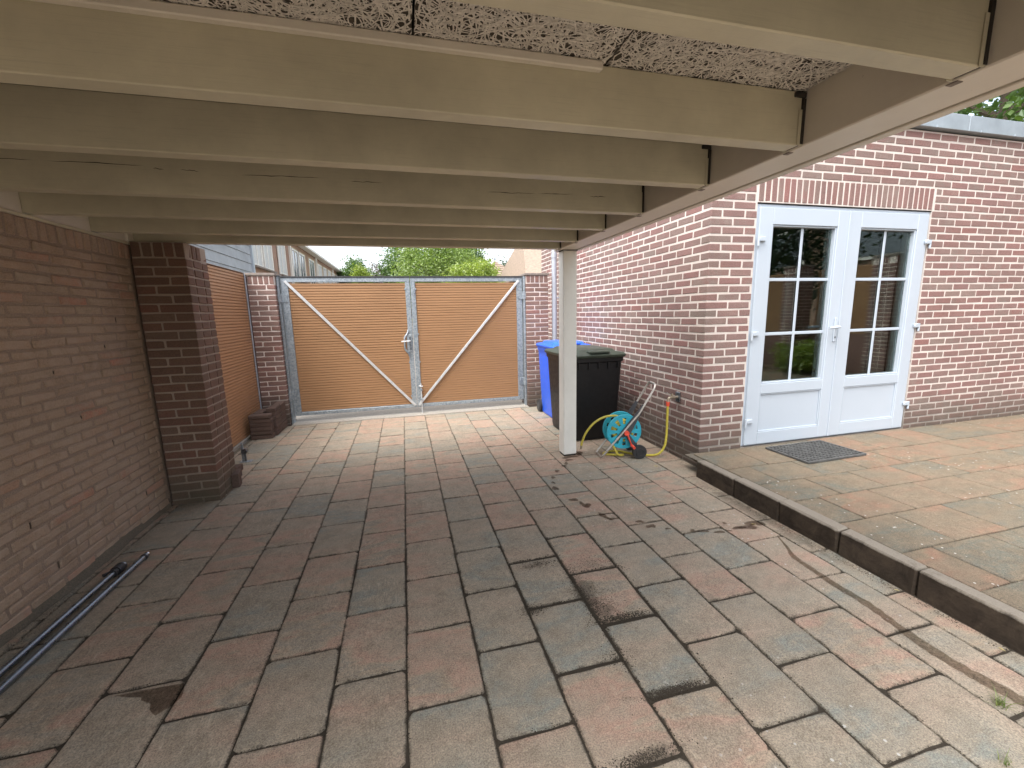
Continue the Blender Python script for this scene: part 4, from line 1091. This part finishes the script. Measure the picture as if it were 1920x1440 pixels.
for y in (-0.058, WD + 0.010):
    b = MB(); b.cyl(RL(0.342, y, 0.066), RL(0.342, y + 0.034, 0.066), 0.064, n=28); w = b.build('wheel', MAT['black_rubber'], reel, smooth=True)
    b = MB(); b.tube([RL(0.342 + 0.035 * math.cos(2 * PI * i / 28), y - 0.001, 0.066 + 0.035 * math.sin(2 * PI * i / 28)) for i in range(28)], 0.004, 6, closed=True); b.build('wheel_ring', MAT['black_rubber'], w, smooth=True)
b = MB(); b.tube([RL(0.342, -0.05, 0.066), RL(0.342, WD + 0.03, 0.066)], 0.006, 8); b.build('axle', MAT['tube'], reel)

# garden tap and the hose from it
tp = thing('garden_tap', (2.38, 3.273, 0.555), 'brass garden tap on the house wall beside the reel', 'tap')
ty, tz = 3.273, 0.560
b = MB(); b.box(2.386, 2.397, ty - 0.032, ty + 0.032, tz - 0.045, tz + 0.045, 0.003); b.build('back_plate', MAT['dark_steel'], tp)
b = MB(); b.cyl((2.386, ty, tz), (2.315, ty, tz), 0.014, n=12); b.cyl((2.33, ty, tz), (2.33, ty, tz + 0.035), 0.011, n=12); b.tube(smooth_path([(2.32, ty, tz), (2.298, ty, tz - 0.005), (2.29, ty, tz - 0.04)], 4), 0.012, 10); b.build('spout', MAT['brass'], tp, smooth=True)
b = MB(); b.bar((2.33, ty, tz + 0.038), (2.27, ty - 0.005, tz + 0.046), 0.014, 0.006, 0.002); b.build('lever', MAT['chrome'], tp)
b = MB(); b.cyl((2.29, ty, tz - 0.038), (2.29, ty, tz - 0.078), 0.017, 0.015, n=14); b.build('hose_coupling', MAT['red_plastic'], tp, smooth=True)
b = MB(); b.tube(smooth_path([(2.29, ty, tz - 0.07), (2.288, ty - 0.002, tz - 0.2), (2.282, ty - 0.01, 0.22), (2.262, ty - 0.015, 0.11), (2.21, ty, 0.035), (2.13, ty + 0.06, 0.012), (2.04, 3.40, 0.010), (1.95, 3.52, 0.010), (1.85, 3.55, 0.0095), (1.77, 3.50, 0.0095), (1.86, 3.44, 0.010), (1.93, 3.42, 0.0105), (1.86, 3.38, 0.03), (1.81, 3.40, 0.12)], 8), 0.0108, 10)
tag(b.build('garden_hose', MAT['hose'], smooth=True), 'yellow hose hanging from the tap and lying under the reel', 'hose')

# ================================================================== SMALL THINGS
# door mat: rubber grid
mt = thing('door_mat', (3.30, 2.66, TZ), 'black rubber grid mat before the white doors', 'mat')
x0, x1, y0, y1 = 2.995, 3.615, 2.468, 2.868; ang = math.radians(1.5)
def rotm(mb, ang, c):
    ca, sa = math.cos(ang), math.sin(ang)
    mb.v = [(c[0] + (x - c[0]) * ca - (y - c[1]) * sa, c[1] + (x - c[0]) * sa + (y - c[1]) * ca, z) for x, y, z in mb.v]; return mb
zt = TZ + 0.003
b = MB(); b.box(x0, x1, y0, y0 + 0.016, zt, zt + 0.017, 0.002); b.box(x0, x1, y1 - 0.016, y1, zt, zt + 0.017, 0.002); b.box(x0, x0 + 0.016, y0 + 0.016, y1 - 0.016, zt, zt + 0.017, 0.002); b.box(x1 - 0.016, x1, y0 + 0.016, y1 - 0.016, zt, zt + 0.017, 0.002)
rotm(b, ang, (3.3, 2.66)).build('mat_border', MAT['mat_rubber'], mt)
b = MB(); nX, nY = 17, 11
for i in range(1, nX): xx = x0 + 0.016 + (x1 - x0 - 0.032) * i / nX; b.box(xx - 0.0045, xx + 0.0045, y0 + 0.016, y1 - 0.016, zt, zt + 0.015)
for i in range(1, nY): yy = y0 + 0.016 + (y1 - y0 - 0.032) * i / nY; b.box(x0 + 0.016, x1 - 0.016, yy - 0.0045, yy + 0.0045, zt + 0.0003, zt + 0.0155)
rotm(b, ang, (3.3, 2.66)).build('rubber_grid', MAT['mat_rubber'], mt)

# poles on the ground by the wall
def pole(a, c, r, label, fitting):
    a = Vector(a); c = Vector(c); d = (a - c).normalized()
    t = thing('metal_pole', tuple(c), label, 'pole', 'poles lying by the wall')
    b = MB(); b.cyl(tuple(a), tuple(c), r, n=16); b.build('pole_tube', MAT['dark_steel'], t, smooth=True)
    if fitting == 'collar':
        b = MB(); b.cyl(tuple(a - d * 0.005), tuple(a - d * 0.05), r * 1.75, n=20); b.cyl(tuple(a - d * 0.052), tuple(a - d * 0.075), r * 1.5, n=20)
        b.cyl(tuple(a - d * 0.05 + Vector((-0.015, 0, 0.0))), tuple(a - d * 0.085 + Vector((-0.035, 0, 0.004))), 0.009, n=10); b.build('clamp_collar', MAT['black_rubber'], t, smooth=True)
        b = MB(); b.cyl(tuple(a + d * 0.012), tuple(a - d * 0.012), r * 1.35, n=18); b.build('end_ring', MAT['dark_steel'], t, smooth=True)
    else:
        b = MB(); b.cyl(tuple(a + d * 0.012), tuple(a - d * 0.018), r * 0.92, n=16); b.build('end_plug', MAT['chrome'], t, smooth=True)
        b = MB(); b.cyl(tuple(a - d * 0.019), tuple(a - d * 0.03), r * 1.18, n=16); b.build('end_ring', MAT['black_rubber'], t, smooth=True)
pole((-1.527, 2.69, 0.018), (-1.545, 0.70, 0.018), 0.0155, 'longer dark metal pole with bright plug on the floor by the wall', 'plug')
pole((-1.588, 2.585, 0.026), (-1.608, 0.60, 0.022), 0.0145, 'dark metal pole with a black clamp collar, nearer the wall', 'collar')

# stacked loose bricks by the gate pillar
def loose(c, dim, rz, label, group=None, tilt=0):
    me = brick_mesh('loose', *dim, 0.004, 0.8, MAT['loose_brick'])
    o = link('loose_brick', me, None, c, (tilt, 0, rz)); return tag(o, label, 'brick', group)
ords = ['lowest', 'second from the bottom', 'third from the bottom', 'third from the top', 'second from the top', 'topmost']
for k in range(6):
    loose((-1.643 + random.gauss(0, 0.003), 5.215 + random.gauss(0, 0.003), 0.024 + k * 0.0472), (0.222, 0.105, 0.045), 0.02 + random.gauss(0, 0.015), 'loose brown brick, %s in the front stack by the fence' % ords[k], 'bricks of the front stack')
for k in range(7):
    for j in range(2):
        rz = PI / 2 + random.gauss(0, 0.02)
        loose((-1.553 + random.gauss(0, 0.003), 5.385 + j * 0.222 + random.gauss(0, 0.002), 0.024 + k * 0.0472), (0.214, 0.092, 0.045), rz, 'loose brown brick in the back stack, %s layer, %s end' % (['bottom', 'second', 'third', 'middle', 'fifth', 'sixth', 'top'][k], ['near', 'gate'][j]), 'bricks of the back stack')
for k in range(6): loose((-1.70, 5.42 + random.gauss(0, 0.004), 0.024 + k * 0.0472), (0.105, 0.214, 0.045), 0.0, 'loose brown brick against the grooved fence, %s of its pile' % ords[k], 'bricks against the fence')
# rubble at the foot of the pillar
loose((-1.412, 3.735, 0.058), (0.055, 0.095, 0.115), 0.15, 'small grey stone standing on end by the brick pillar')
loose((-1.475, 3.90, 0.034), (0.060, 0.17, 0.065), 0.10, 'loose brick lying just behind the brick pillar')
loose((-1.55, 4.06, 0.028), (0.09, 0.19, 0.055), -0.05, 'second loose brick lying along the fence foot')
loose((-1.66, 3.98, 0.035), (0.10, 0.2, 0.068), 0.02, 'loose brick lying flat against the fence foot')
st = thing('gate_stop', (-1.57, 4.38, 0), 'small upright steel gate stop bolted to the floor by the fence', 'gate stop')
b = MB(); b.box(-1.582, -1.560, 4.372, 4.384, 0.004, 0.19, 0.002); b.build('upright', MAT['galv'], st)
b = MB(); b.box(-1.60, -1.50, 4.35, 4.41, 0.0005, 0.006, 0.001); b.build('base_plate', MAT['galv'], st)
b = MB(); b.cyl((-1.552, 4.355, 0.105), (-1.552, 4.40, 0.105), 0.026, n=16); b.box(-1.558, -1.545, 4.37, 4.386, 0.004, 0.085); b.build('roller', MAT['dark_steel'], st, smooth=True)

# water marks and streaks on the stones
def blob(cx, cy, rx, ry, rot=0.0, n=18, z=0.0036):
    s = random.random() * 9; ca, sa = math.cos(rot), math.sin(rot); pts = []
    for i in range(n):
        a = 2 * PI * i / n; r = 1 + 0.28 * math.sin(2 * a + s) + 0.18 * math.sin(3 * a + 2 * s) + 0.12 * random.uniform(-1, 1)
        x, y = rx * r * math.cos(a), ry * r * math.sin(a); pts.append((cx + x * ca - y * sa, cy + x * sa + y * ca, z))
    return pts
def stain(name, polys, k, label, gloss=0.04):
    mb = MB()
    for pl in polys: mb.add(pl, [tuple(range(len(pl)))])
    o = mb.build(name, m_film(name + '_film', k, gloss)); tag(o, label, 'stain', kind='stuff'); return o
pl = [blob(1.342, 3.384, 0.03, 0.02, 0.8), blob(1.30, 3.33, 0.02, 0.03), blob(1.2, 3.235, 0.018, 0.03), blob(1.12, 3.111, 0.014, 0.03), blob(1.084, 3.011, 0.012, 0.025), blob(1.06, 2.90, 0.02, 0.045), blob(1.43, 3.53, 0.07, 0.028), blob(1.56, 3.60, 0.04, 0.05), blob(1.40, 3.46, 0.03, 0.03)]
pl += [blob(1.118, 2.672, 0.028, 0.025, 0.3), blob(1.168, 2.556, 0.035, 0.03, -0.6), blob(1.15, 2.60, 0.02, 0.02), blob(1.215, 2.38, 0.02, 0.055, 0.5), blob(1.26, 2.33, 0.03, 0.015), blob(1.399, 2.247, 0.022, 0.02), blob(1.428, 2.179, 0.028, 0.016), blob(1.45, 2.165, 0.016, 0.012)]
pl += [blob(1.517, 2.118, 0.014, 0.013), blob(1.648, 2.053, 0.02, 0.014), blob(1.68, 2.04, 0.012, 0.01), blob(1.712, 2.026, 0.022, 0.016), blob(1.792, 1.993, 0.03, 0.016), blob(1.941, 2.003, 0.035, 0.02), blob(1.999, 1.99, 0.05, 0.028), blob(1.899, 2.074, 0.014, 0.011), blob(1.86, 1.99, 0.012, 0.01), blob(2.08, 2.02, 0.05, 0.035)]
stain('water_drips', pl, (0.55, 0.52, 0.50), 'trail of dark water drips from the post towards the kerb')
ax = [(2.081, 1.852), (2.03, 1.74), (1.987, 1.663), (1.977, 1.55), (1.966, 1.412), (1.972, 1.276), (1.955, 1.152), (1.94, 1.053), (1.938, 0.951), (1.949, 0.866), (1.965, 0.787), (1.98, 0.70)]
wd = [0.004, 0.010, 0.016, 0.016, 0.020, 0.024, 0.022, 0.024, 0.026, 0.028, 0.03, 0.03]
ctr = smooth_path([(x, y, 0) for x, y in ax], 5); lft, rgt = [], []
for i, p in enumerate(ctr):
    w = np.interp(i / 5.0, range(len(wd)), wd) * random.uniform(0.75, 1.2); lft.append((p.x - w, p.y, 0.0036)); rgt.append((p.x + w, p.y, 0.0036))
mb = MB(); m = len(lft); mb.add(lft + rgt, [(i, m + i, m + i + 1, i + 1) for i in range(m - 1)])
tag(mb.build('water_streak', m_film('streak_film', (0.64, 0.61, 0.58), 0.015)), 'long dark damp streak on the stones along the kerb', 'stain')
wp = [(-1.114, 1.649), (-1.02, 1.648), (-0.94, 1.645), (-0.887, 1.641), (-0.872, 1.61), (-0.867, 1.579), (-0.878, 1.55), (-0.89, 1.540), (-0.905, 1.525), (-0.92, 1.517), (-0.935, 1.53), (-0.953, 1.551), (-0.96, 1.575), (-1.003, 1.60), (-1.01, 1.615), (-1.06, 1.63)]
mb = MB(); mb.add([(x, y, 0.0036) for x, y in wp], [tuple(range(len(wp)))])
tag(mb.build('wet_patch', m_film('wet_patch_film', (0.56, 0.53, 0.51), 0.03)), 'dark wet patch on the stones near the poles', 'stain')

# grass tufts, fallen leaves
MAT['grass'] = m_leaf('grass_blade', (0.10, 0.15, 0.035), (0.22, 0.25, 0.07))
MAT['dry_leaf'] = m_leaf('dry_leaf', (0.45, 0.34, 0.16), (0.55, 0.45, 0.25))
def tuft(cx, cy, n, h, label, z=0.0):
    mb = MB()
    for i in range(n):
        a = random.uniform(0, 2 * PI); L = h * random.uniform(0.5, 1.3); w = random.uniform(0.001, 0.002); lean = random.uniform(0.3, 1.3)
        bx, by = cx + random.gauss(0, 0.012), cy + random.gauss(0, 0.008); px, py = -math.sin(a), math.cos(a); V = []
        for s in range(5):
            t = s / 4; r = L * t * lean * (0.5 + 0.5 * t); ww = w * (1 - t * 0.9)
            V += [(bx + math.cos(a) * r + px * ww, by + math.sin(a) * r + py * ww, z + L * t * (1 - 0.35 * lean * t)), (bx + math.cos(a) * r - px * ww, by + math.sin(a) * r - py * ww, z + L * t * (1 - 0.35 * lean * t))]
        mb.add(V, [(2 * s, 2 * s + 1, 2 * s + 3, 2 * s + 2) for s in range(4)])
    o = mb.build('grass_tuft', MAT['grass']); return tag(o, label, 'grass tuft')
tuft(1.884, 0.775, 34, 0.05, 'small grass tuft in a joint by the kerb'); tuft(1.648, 0.645, 14, 0.035, 'tiny grass tuft at the front edge of the driveway')
def dead_leaf(x, y, z, s, label):
    a = random.uniform(0, 2 * PI); V = []
    for (u, v, w) in ((-1, 0, 0.1), (-0.4, 0.45, 0.35), (0.3, 0.42, 0.2), (1, 0, 0.3), (0.3, -0.42, 0.25), (-0.4, -0.45, 0.4), (0, 0, 0.0)):
        V.append((x + s * (u * math.cos(a) - v * math.sin(a)), y + s * (u * math.sin(a) + v * math.cos(a)), z + 0.002 + s * w * 0.6))
    mb = MB(); mb.add(V, [(0, 6, 1), (1, 6, 2), (2, 6, 3), (3, 6, 4), (4, 6, 5), (5, 6, 0)]); return tag(mb.build('fallen_leaf', MAT['dry_leaf']), label, 'leaf')
dead_leaf(2.06, 2.011, 0.0, 0.016, 'pale fallen leaf beside the last water drips'); dead_leaf(2.205, 1.305, 0, 0.011, 'pale fallen leaf under the middle of the kerb'); dead_leaf(2.20, 0.934, 0, 0.012, 'pale fallen leaf under the near end of the kerb'); dead_leaf(2.06, 3.08, 0, 0.018, 'pale fallen leaf in front of the hose wheel')

# ================================================================== BEYOND THE YARD
def leaves(n_clump, per, C, R, leaf_s, clump_s, squash=0.8, seed=1, holes=0.0, droop=0.0):
    rg = np.random.default_rng(seed)
    d = rg.normal(size=(n_clump, 3)); d /= np.linalg.norm(d, axis=1)[:, None]
    rad = rg.uniform(0.35, 1.0, n_clump) ** 0.55
    bump = 1 + 0.18 * np.sin(d[:, 0] * 5 + seed) + 0.16 * np.sin(d[:, 2] * 7 + d[:, 1] * 4 + seed)
    cc = np.array(C) + d * (rad * bump)[:, None] * np.array(R)
    P = np.repeat(cc, per, 0); off = rg.normal(size=P.shape) * clump_s * np.array([1, 1, squash]); off[:, 2] -= droop * np.abs(rg.normal(size=len(P))) * clump_s * 2
    P = P + off; n = len(P)
    nrm = rg.normal(size=(n, 3)); nrm[:, 2] = np.abs(nrm[:, 2]) + 0.4; nrm /= np.linalg.norm(nrm, axis=1)[:, None]
    t = np.cross(nrm, rg.normal(size=(n, 3))); t /= np.linalg.norm(t, axis=1)[:, None]; bt = np.cross(nrm, t)
    s = leaf_s * rg.uniform(0.6, 1.3, n)[:, None]
    V = np.stack([P - t * s, P + bt * s * 0.5 + nrm * s * 0.1, P + t * s, P - bt * s * 0.5 + nrm * s * 0.1], 1).reshape(-1, 3)
    Fs = (np.arange(n)[:, None] * 4 + np.arange(4)[None])
    hue = np.repeat(rg.uniform(0, 1, n_clump), per) * 0.6 + rg.uniform(0, 0.4, n)
    return V, Fs, hue
MAT['bark'] = m_plain('bark', (0.13, 0.10, 0.075), 0.95, var=0.4, scale=30, bstr=0.6)
def tree(name, C, R, trunk_z, mat, label, nc, per, ls, cs, seed, droop=0.0, cat='tree', group=None):
    t = thing(name, (C[0], C[1], -0.05), label, cat, group)
    b = MB(); th = C[2] - trunk_z; top = C[2] + R[2] * 0.35
    tr = max(0.06, R[2] * 0.07)
    b.tube([(C[0], C[1], -0.1), (C[0] + 0.05, C[1], C[2] * 0.4), (C[0] - 0.05, C[1] + 0.05, C[2]), (C[0], C[1], top)], [tr, tr * 0.8, tr * 0.5, tr * 0.12], 8)
    rg = random.Random(seed)
    for i in range(9):
        z0 = C[2] - R[2] * rg.uniform(0.1, 0.8); a = rg.uniform(0, 2 * PI); e = rg.uniform(0.5, 0.85)
        b.tube([(C[0], C[1], z0), (C[0] + math.cos(a) * R[0] * e * 0.5, C[1] + math.sin(a) * R[1] * e * 0.5, z0 + R[2] * 0.3), (C[0] + math.cos(a) * R[0] * e, C[1] + math.sin(a) * R[1] * e, z0 + R[2] * rg.uniform(0.3, 0.8))], [tr * 0.4, tr * 0.25, tr * 0.06], 6)
    b.build('trunk', MAT['bark'], t, smooth=True)
    V, Fs, h = leaves(nc, per, C, R, ls, cs, seed=seed, droop=droop)
    me = new_mesh('crown', V.tolist(), Fs.tolist(), mat, attr=h); link('crown', me, t); return t
G1 = m_leaf('leaf_light', (0.12, 0.19, 0.045), (0.28, 0.36, 0.10)); G2 = m_leaf('leaf_mid', (0.05, 0.105, 0.035), (0.12, 0.19, 0.05)); G3 = m_leaf('leaf_dark', (0.035, 0.065, 0.03), (0.075, 0.11, 0.05)); G4 = m_leaf('leaf_lime', (0.17, 0.24, 0.04), (0.32, 0.38, 0.07)); G5 = m_leaf('leaf_bronze', (0.075, 0.05, 0.05), (0.12, 0.09, 0.075))
tree('birch_tree', (2.1, 26.0, 4.1), (2.3, 2.3, 2.3), 1.5, G1, 'light green drooping birch in the middle above the gate', 330, 60, 0.075, 0.28, 11, droop=0.8)
tree('leafy_tree', (4.5, 33.0, 4.9), (1.9, 2.0, 2.0), 2, G2, 'mid green leafy tree just right of the birch', 220, 55, 0.10, 0.32, 12)
tree('leafy_tree', (0.5, 34.0, 4.6), (2.0, 2.0, 2.2), 2, G2, 'darker green tree at the left edge of the birch', 200, 55, 0.10, 0.32, 22)
tree('garden_shrub', (3.3, 19.0, 2.9), (1.2, 1.0, 0.75), 1, G4, 'yellow green shrub tops below the birch over the gate', 160, 55, 0.055, 0.16, 13, cat='shrub')
tree('leafy_tree', (-4.0, 42.0, 4.6), (1.7, 1.5, 1.6), 2, G2, 'round green tree at the far end of the row of houses', 150, 50, 0.11, 0.3, 14)
tree('garden_shrub', (-2.6, 30.0, 3.7), (0.62, 0.6, 1.0), 1, G4, 'small lime green bush beside the row of houses', 90, 45, 0.06, 0.15, 15, cat='shrub')
tree('leafy_tree', (-1.6, 44.0, 4.6), (1.4, 1.3, 1.6), 2, G5, 'bronze leaved tree left of the birch', 110, 50, 0.10, 0.26, 16)
tree('leafy_tree', (11.6, 42.0, 5.0), (2.0, 2.0, 1.9), 2, G3, 'dark green tree right of the pointed roof', 170, 50, 0.12, 0.34, 17)
tree('garden_shrub', (4.55, 24.0, 2.95), (0.7, 0.6, 0.7), 1, G4, 'yellow green shrub before the pointed roof', 100, 50, 0.06, 0.16, 18, cat='shrub')
tree('leafy_tree', (12.4, 6.6, 5.5), (3.4, 3.0, 2.6), 2, G2, 'leafy tree above the zinc roof edge of the house', 420, 50, 0.085, 0.30, 19)

# grey boarded shed beyond the fence
sh = thing('shed', (-3.8, 7.5, 0), 'grey weatherboarded shed rising behind the left fence', 'shed')
b = MB(); b.box(-5.0, -2.63, 6.25, 8.80, -0.1, 2.95); b.build('shed_wall', MAT['weatherboard'], sh)
nb = 19
for k in range(nb):
    z0 = 0.02 + k * 0.155
    b = MB(); V = [(-2.625, 6.25, z0), (-2.600, 6.25, z0), (-2.612, 6.25, z0 + 0.150), (-2.625, 6.25, z0 + 0.150)]; V += [(x, 8.80, z) for x, y, z in V]
    b.add(V, outward(V, [(0, 1, 2, 3), (7, 6, 5, 4), (0, 4, 5, 1), (1, 5, 6, 2), (2, 6, 7, 3), (3, 7, 4, 0)])); b.build('weatherboard', MAT['weatherboard'], sh)
b = MB(); b.box(-2.62, -2.575, 8.802, 8.87, 0.0, 2.95, 0.003); b.build('corner_board', MAT['upvc'], sh)
b = MB(); b.box(-5.1, -2.50, 6.15, 8.95, 2.951, 3.03, 0.01); b.build('shed_roof', MAT['roof_felt'], sh)

# row of houses along the lane
MAT['row_brick'] = m_brick('row_brick', [(0, (0.34, 0.22, 0.17)), (0.5, (0.39, 0.26, 0.20)), (1, (0.36, 0.25, 0.19))], dirt_amt=0.2)
MAT['row_yellow'] = m_plain('row_yellow_panel', (0.50, 0.38, 0.24), 0.8, var=0.15, scale=20)
MAT['white_wood'] = m_plain('white_wood', (0.72, 0.70, 0.65), 0.5, var=0.05)
MAT['row_glass'] = m_plain('row_glass', (0.10, 0.12, 0.15), 0.12, 0.0, 0.2, spec=0.8)
MAT['curtain'] = m_plain('row_net_curtain', (0.55, 0.56, 0.55), 0.7, var=0.1)
MAT['tile'] = m_plain('roof_tile', (0.22, 0.17, 0.14), 0.8, var=0.25, scale=12)
rh = thing('row_house', (-8.0, 30.0, 0), 'long row of brick houses with white windows running away on the left', 'house')
XF = -5.5
b = MB(); b.box(-11.5, XF, 16.5, 48, -0.1, 5.36); b.build('facade', MAT['row_brick'], rh)
wins = [(18.7, 19.75, 1), (20.1, 21.2, 1), (22.35, 23.5, 1), (25.05, 26.25, 0), (26.65, 27.9, 0), (29.3, 30.7, 0)]
y = 32.2
while y < 47: wins.append((y, y + 1.15, 0 if int(y) % 2 else 1)); y += 2.0
for i, (ya, yb, cur) in enumerate(wins):
    z0, z1 = 3.50, 4.92
    if i >= 3:
        b = MB(); b.box(XF + 0.004, XF + 0.02, ya - 0.16, yb + 0.55, 2.9, 5.1); b.build('yellow_panel', MAT['row_yellow'], rh)
    b = MB(); x = XF + 0.022
    fr = 0.09
    b.box(x, x + 0.05, ya - fr, ya, z0 - fr, z1 + fr, 0.004); b.box(x, x + 0.05, yb, yb + fr, z0 - fr, z1 + fr, 0.004); b.box(x, x + 0.05, ya, yb, z1, z1 + fr, 0.004); b.box(x, x + 0.05, ya, yb, z0 - fr, z0, 0.004)
    w = b.build('window', MAT['white_wood'], rh)
    b = MB(); b.box(x, x + 0.012, ya, yb, z0, z1); b.build('pane', MAT['curtain'] if cur else MAT['row_glass'], w)
    b = MB(); b.box(x + 0.013, x + 0.035, (ya + yb) / 2 - 0.03, (ya + yb) / 2 + 0.03, z0, z1); b.build('mullion', MAT['white_wood'], w)
    b = MB(); b.box(x, x + 0.16, ya - 0.15, yb + 0.15, z0 - fr - 0.06, z0 - fr - 0.001); b.build('sill', MAT['cap'], w)
for yy in (24.6, 31.6, 38.6, 45.4):
    b = MB(); b.box(XF + 0.001, XF + 0.10, yy - 0.08, yy + 0.08, 0, 5.30); b.build('pilaster', MAT['white_wood'], rh)
b = MB(); b.box(XF - 0.01, XF + 0.38, 16.4, 48.1, 5.362, 5.50, 0.01); b.build('gutter', MAT['white_wood'], rh)
b = MB(); V = [(XF + 0.36, 16.3, 5.51), (-8.5, 16.3, 7.7), (-11.8, 16.3, 5.51), (XF + 0.36, 48.2, 5.51), (-8.5, 48.2, 7.7), (-11.8, 48.2, 5.51)]
b.add(V, outward(V, [(0, 1, 2), (5, 4, 3), (0, 3, 4, 1), (1, 4, 5, 2), (0, 2, 5, 3)])); b.build('roof', MAT['tile'], rh)

# house with a beige hipped roof behind the right gate pillar
MAT['beige_tile'] = m_plain('beige_tile', (0.27, 0.205, 0.155), 0.8, var=0.25, scale=9, bstr=0.4)
def hip_house(name, x0, x1, y0, y1, ze, zr, ridge, label, roofmat, over=0.3, courses=0):
    t = thing(name, ((x0 + x1) / 2, (y0 + y1) / 2, 0), label, 'house')
    b = MB(); b.box(x0 + over, x1 - over, y0 + over, y1 - over, -0.1, ze - 0.02); b.build('wall', MAT['row_brick'], t)
    ym = (y0 + y1) / 2; V = [(x0, y0, ze), (x1, y0, ze), (x1, y1, ze), (x0, y1, ze), (x0 + ridge, ym, zr), (x1 - ridge, ym, zr)]
    b = MB(); b.add(V, outward(V, [(0, 1, 5, 4), (1, 2, 5), (2, 3, 4, 5), (3, 0, 4), (0, 3, 2, 1)])); rf = b.build('roof', roofmat, t)
    b = MB(); b.box(x0 - 0.03, x1 + 0.03, y0 - 0.12, y0 - 0.01, ze - 0.12, ze - 0.005, 0.01); b.build('gutter', MAT['white_wood'], t)
    for k in range(courses):
        f = (k + 0.02) / courses; g = f + 0.9 / courses; b = MB()
        for i in range(1):
            def Q(x, f_, up): 
                xl = x0 + ridge * f_ + 0.02; xr = x1 - ridge * f_ - 0.02
                return (xl + (xr - xl) * x, y0 + (ym - y0) * f_ - up * 0.5, ze + (zr - ze) * f_ + up)
            b.add([Q(0, f, 0.05), Q(1, f, 0.05), Q(1, g, 0.012), Q(0, g, 0.012), Q(0, f, 0.004), Q(1, f, 0.004)], [(0, 1, 2, 3), (4, 5, 1, 0)])
        b.build('tile_course', roofmat, rf)
    return t, V
hip_house('hipped_house', 5.75, 13.5, 19.5, 27.0, 3.05, 5.6, 0.9, 'house with a broad beige tiled roof behind the right gate pillar', MAT['beige_tile'], courses=0)
t, V = hip_house('pointed_house', 6.6, 10.9, 38.0, 42.2, 4.6, 6.25, 2.12, 'distant house with a small pointed beige roof and finial', MAT['beige_tile'], courses=8)
b = MB(); b.cyl((8.75, 40.1, 6.2), (8.75, 40.1, 6.75), 0.05, 0.03, n=8); b.box(8.66, 8.84, 40.01, 40.19, 6.40, 6.50, 0.02); b.build('finial', MAT['dark_steel'], t)

# ------------------------------------------------------------------ the garden on the right, mirrored in the door panes
GFX = 7.62
gf = thing('garden_fence', (GFX, 0, TZ), 'low brick wall with brown slatted panels along the right of the garden', 'fence')
b = MB(); b.box(GFX, GFX + 0.1, -3.2, 2.9, 0.0, 0.85); b.build('low_wall', m_brick('garden_low_brick', P_STOPS), gf)
for (ya, yb) in ((-3.1, -0.75), (-0.38, 0.80), (1.18, 2.9)):
    slatted(ya, yb, GFX - 0.002, 0.86, 2.02, 0.0335, MAT['slat']).v
    mb = slatted(ya, yb, 0, 0.86, 2.02, 0.0335, MAT['slat'], axis='y'); mb.v = [(GFX - x, y, z) for x, y, z in mb.v]
    mb.build('slatted_panel', MAT['slat'], gf, kind='stuff')
pillar('brick_pillar', 7.18, 7.53, -0.74, -0.40, 2.08, 'brick garden pillar mirrored in the left door leaf', 'gp', MAT['pillar_brick'], MAT['pillar_mortar'])
pillar('brick_pillar', 7.24, 7.59, 0.82, 1.16, 2.08, 'brick garden pillar mirrored at the edge of the right door leaf', 'gp', MAT['pillar_brick'], MAT['pillar_mortar'])
tree('garden_tree', (9.6, -3.6, 3.6), (2.0, 2.0, 2.2), 1.5, G3, 'dark garden tree mirrored in the left door leaf', 240, 45, 0.08, 0.26, 31)
tree('garden_tree', (9.4, 1.9, 3.3), (1.1, 1.1, 1.1), 1.5, G3, 'dark garden tree mirrored in the right door leaf', 140, 45, 0.06, 0.2, 32)
tree('garden_shrub', (7.05, -0.1, 0.42), (0.3, 0.5, 0.3), 0.2, G4, 'low green plant at the garden wall, mirrored in the door', 70, 40, 0.03, 0.07, 33, cat='shrub')
tree('garden_shrub', (6.7, -1.5, 0.55), (0.4, 0.6, 0.42), 0.2, G2, 'dark green shrub at the garden wall, mirrored in the door', 90, 40, 0.035, 0.09, 34, cat='shrub')
nh = thing('neighbour_house', (18, -6.0, 0), 'brick house with white windows behind the garden, mirrored in the door', 'house')
b = MB(); b.box(15.6, 22, -14, 1.0, -0.1, 6.2); b.build('wall', MAT['row_brick'], nh)
for (ya, yb, z0, z1) in ((-6.2, -4.2, 3.0, 4.3), (-9.5, -7.8, 3.0, 4.3), (-2.2, -0.8, 3.0, 4.3)):
    b = MB(); b.box(15.50, 15.599, ya - 0.12, yb + 0.12, z0 - 0.12, z1 + 0.12, 0.005); w = b.build('window', MAT['white_wood'], nh)
    b = MB(); b.box(15.485, 15.499, ya, yb, z0, z1); b.build('pane', MAT['row_glass'], w)
b = MB(); b.box(15.2, 22.4, -14.3, 1.3, 6.205, 6.5); b.build('roof', MAT['tile'], nh)
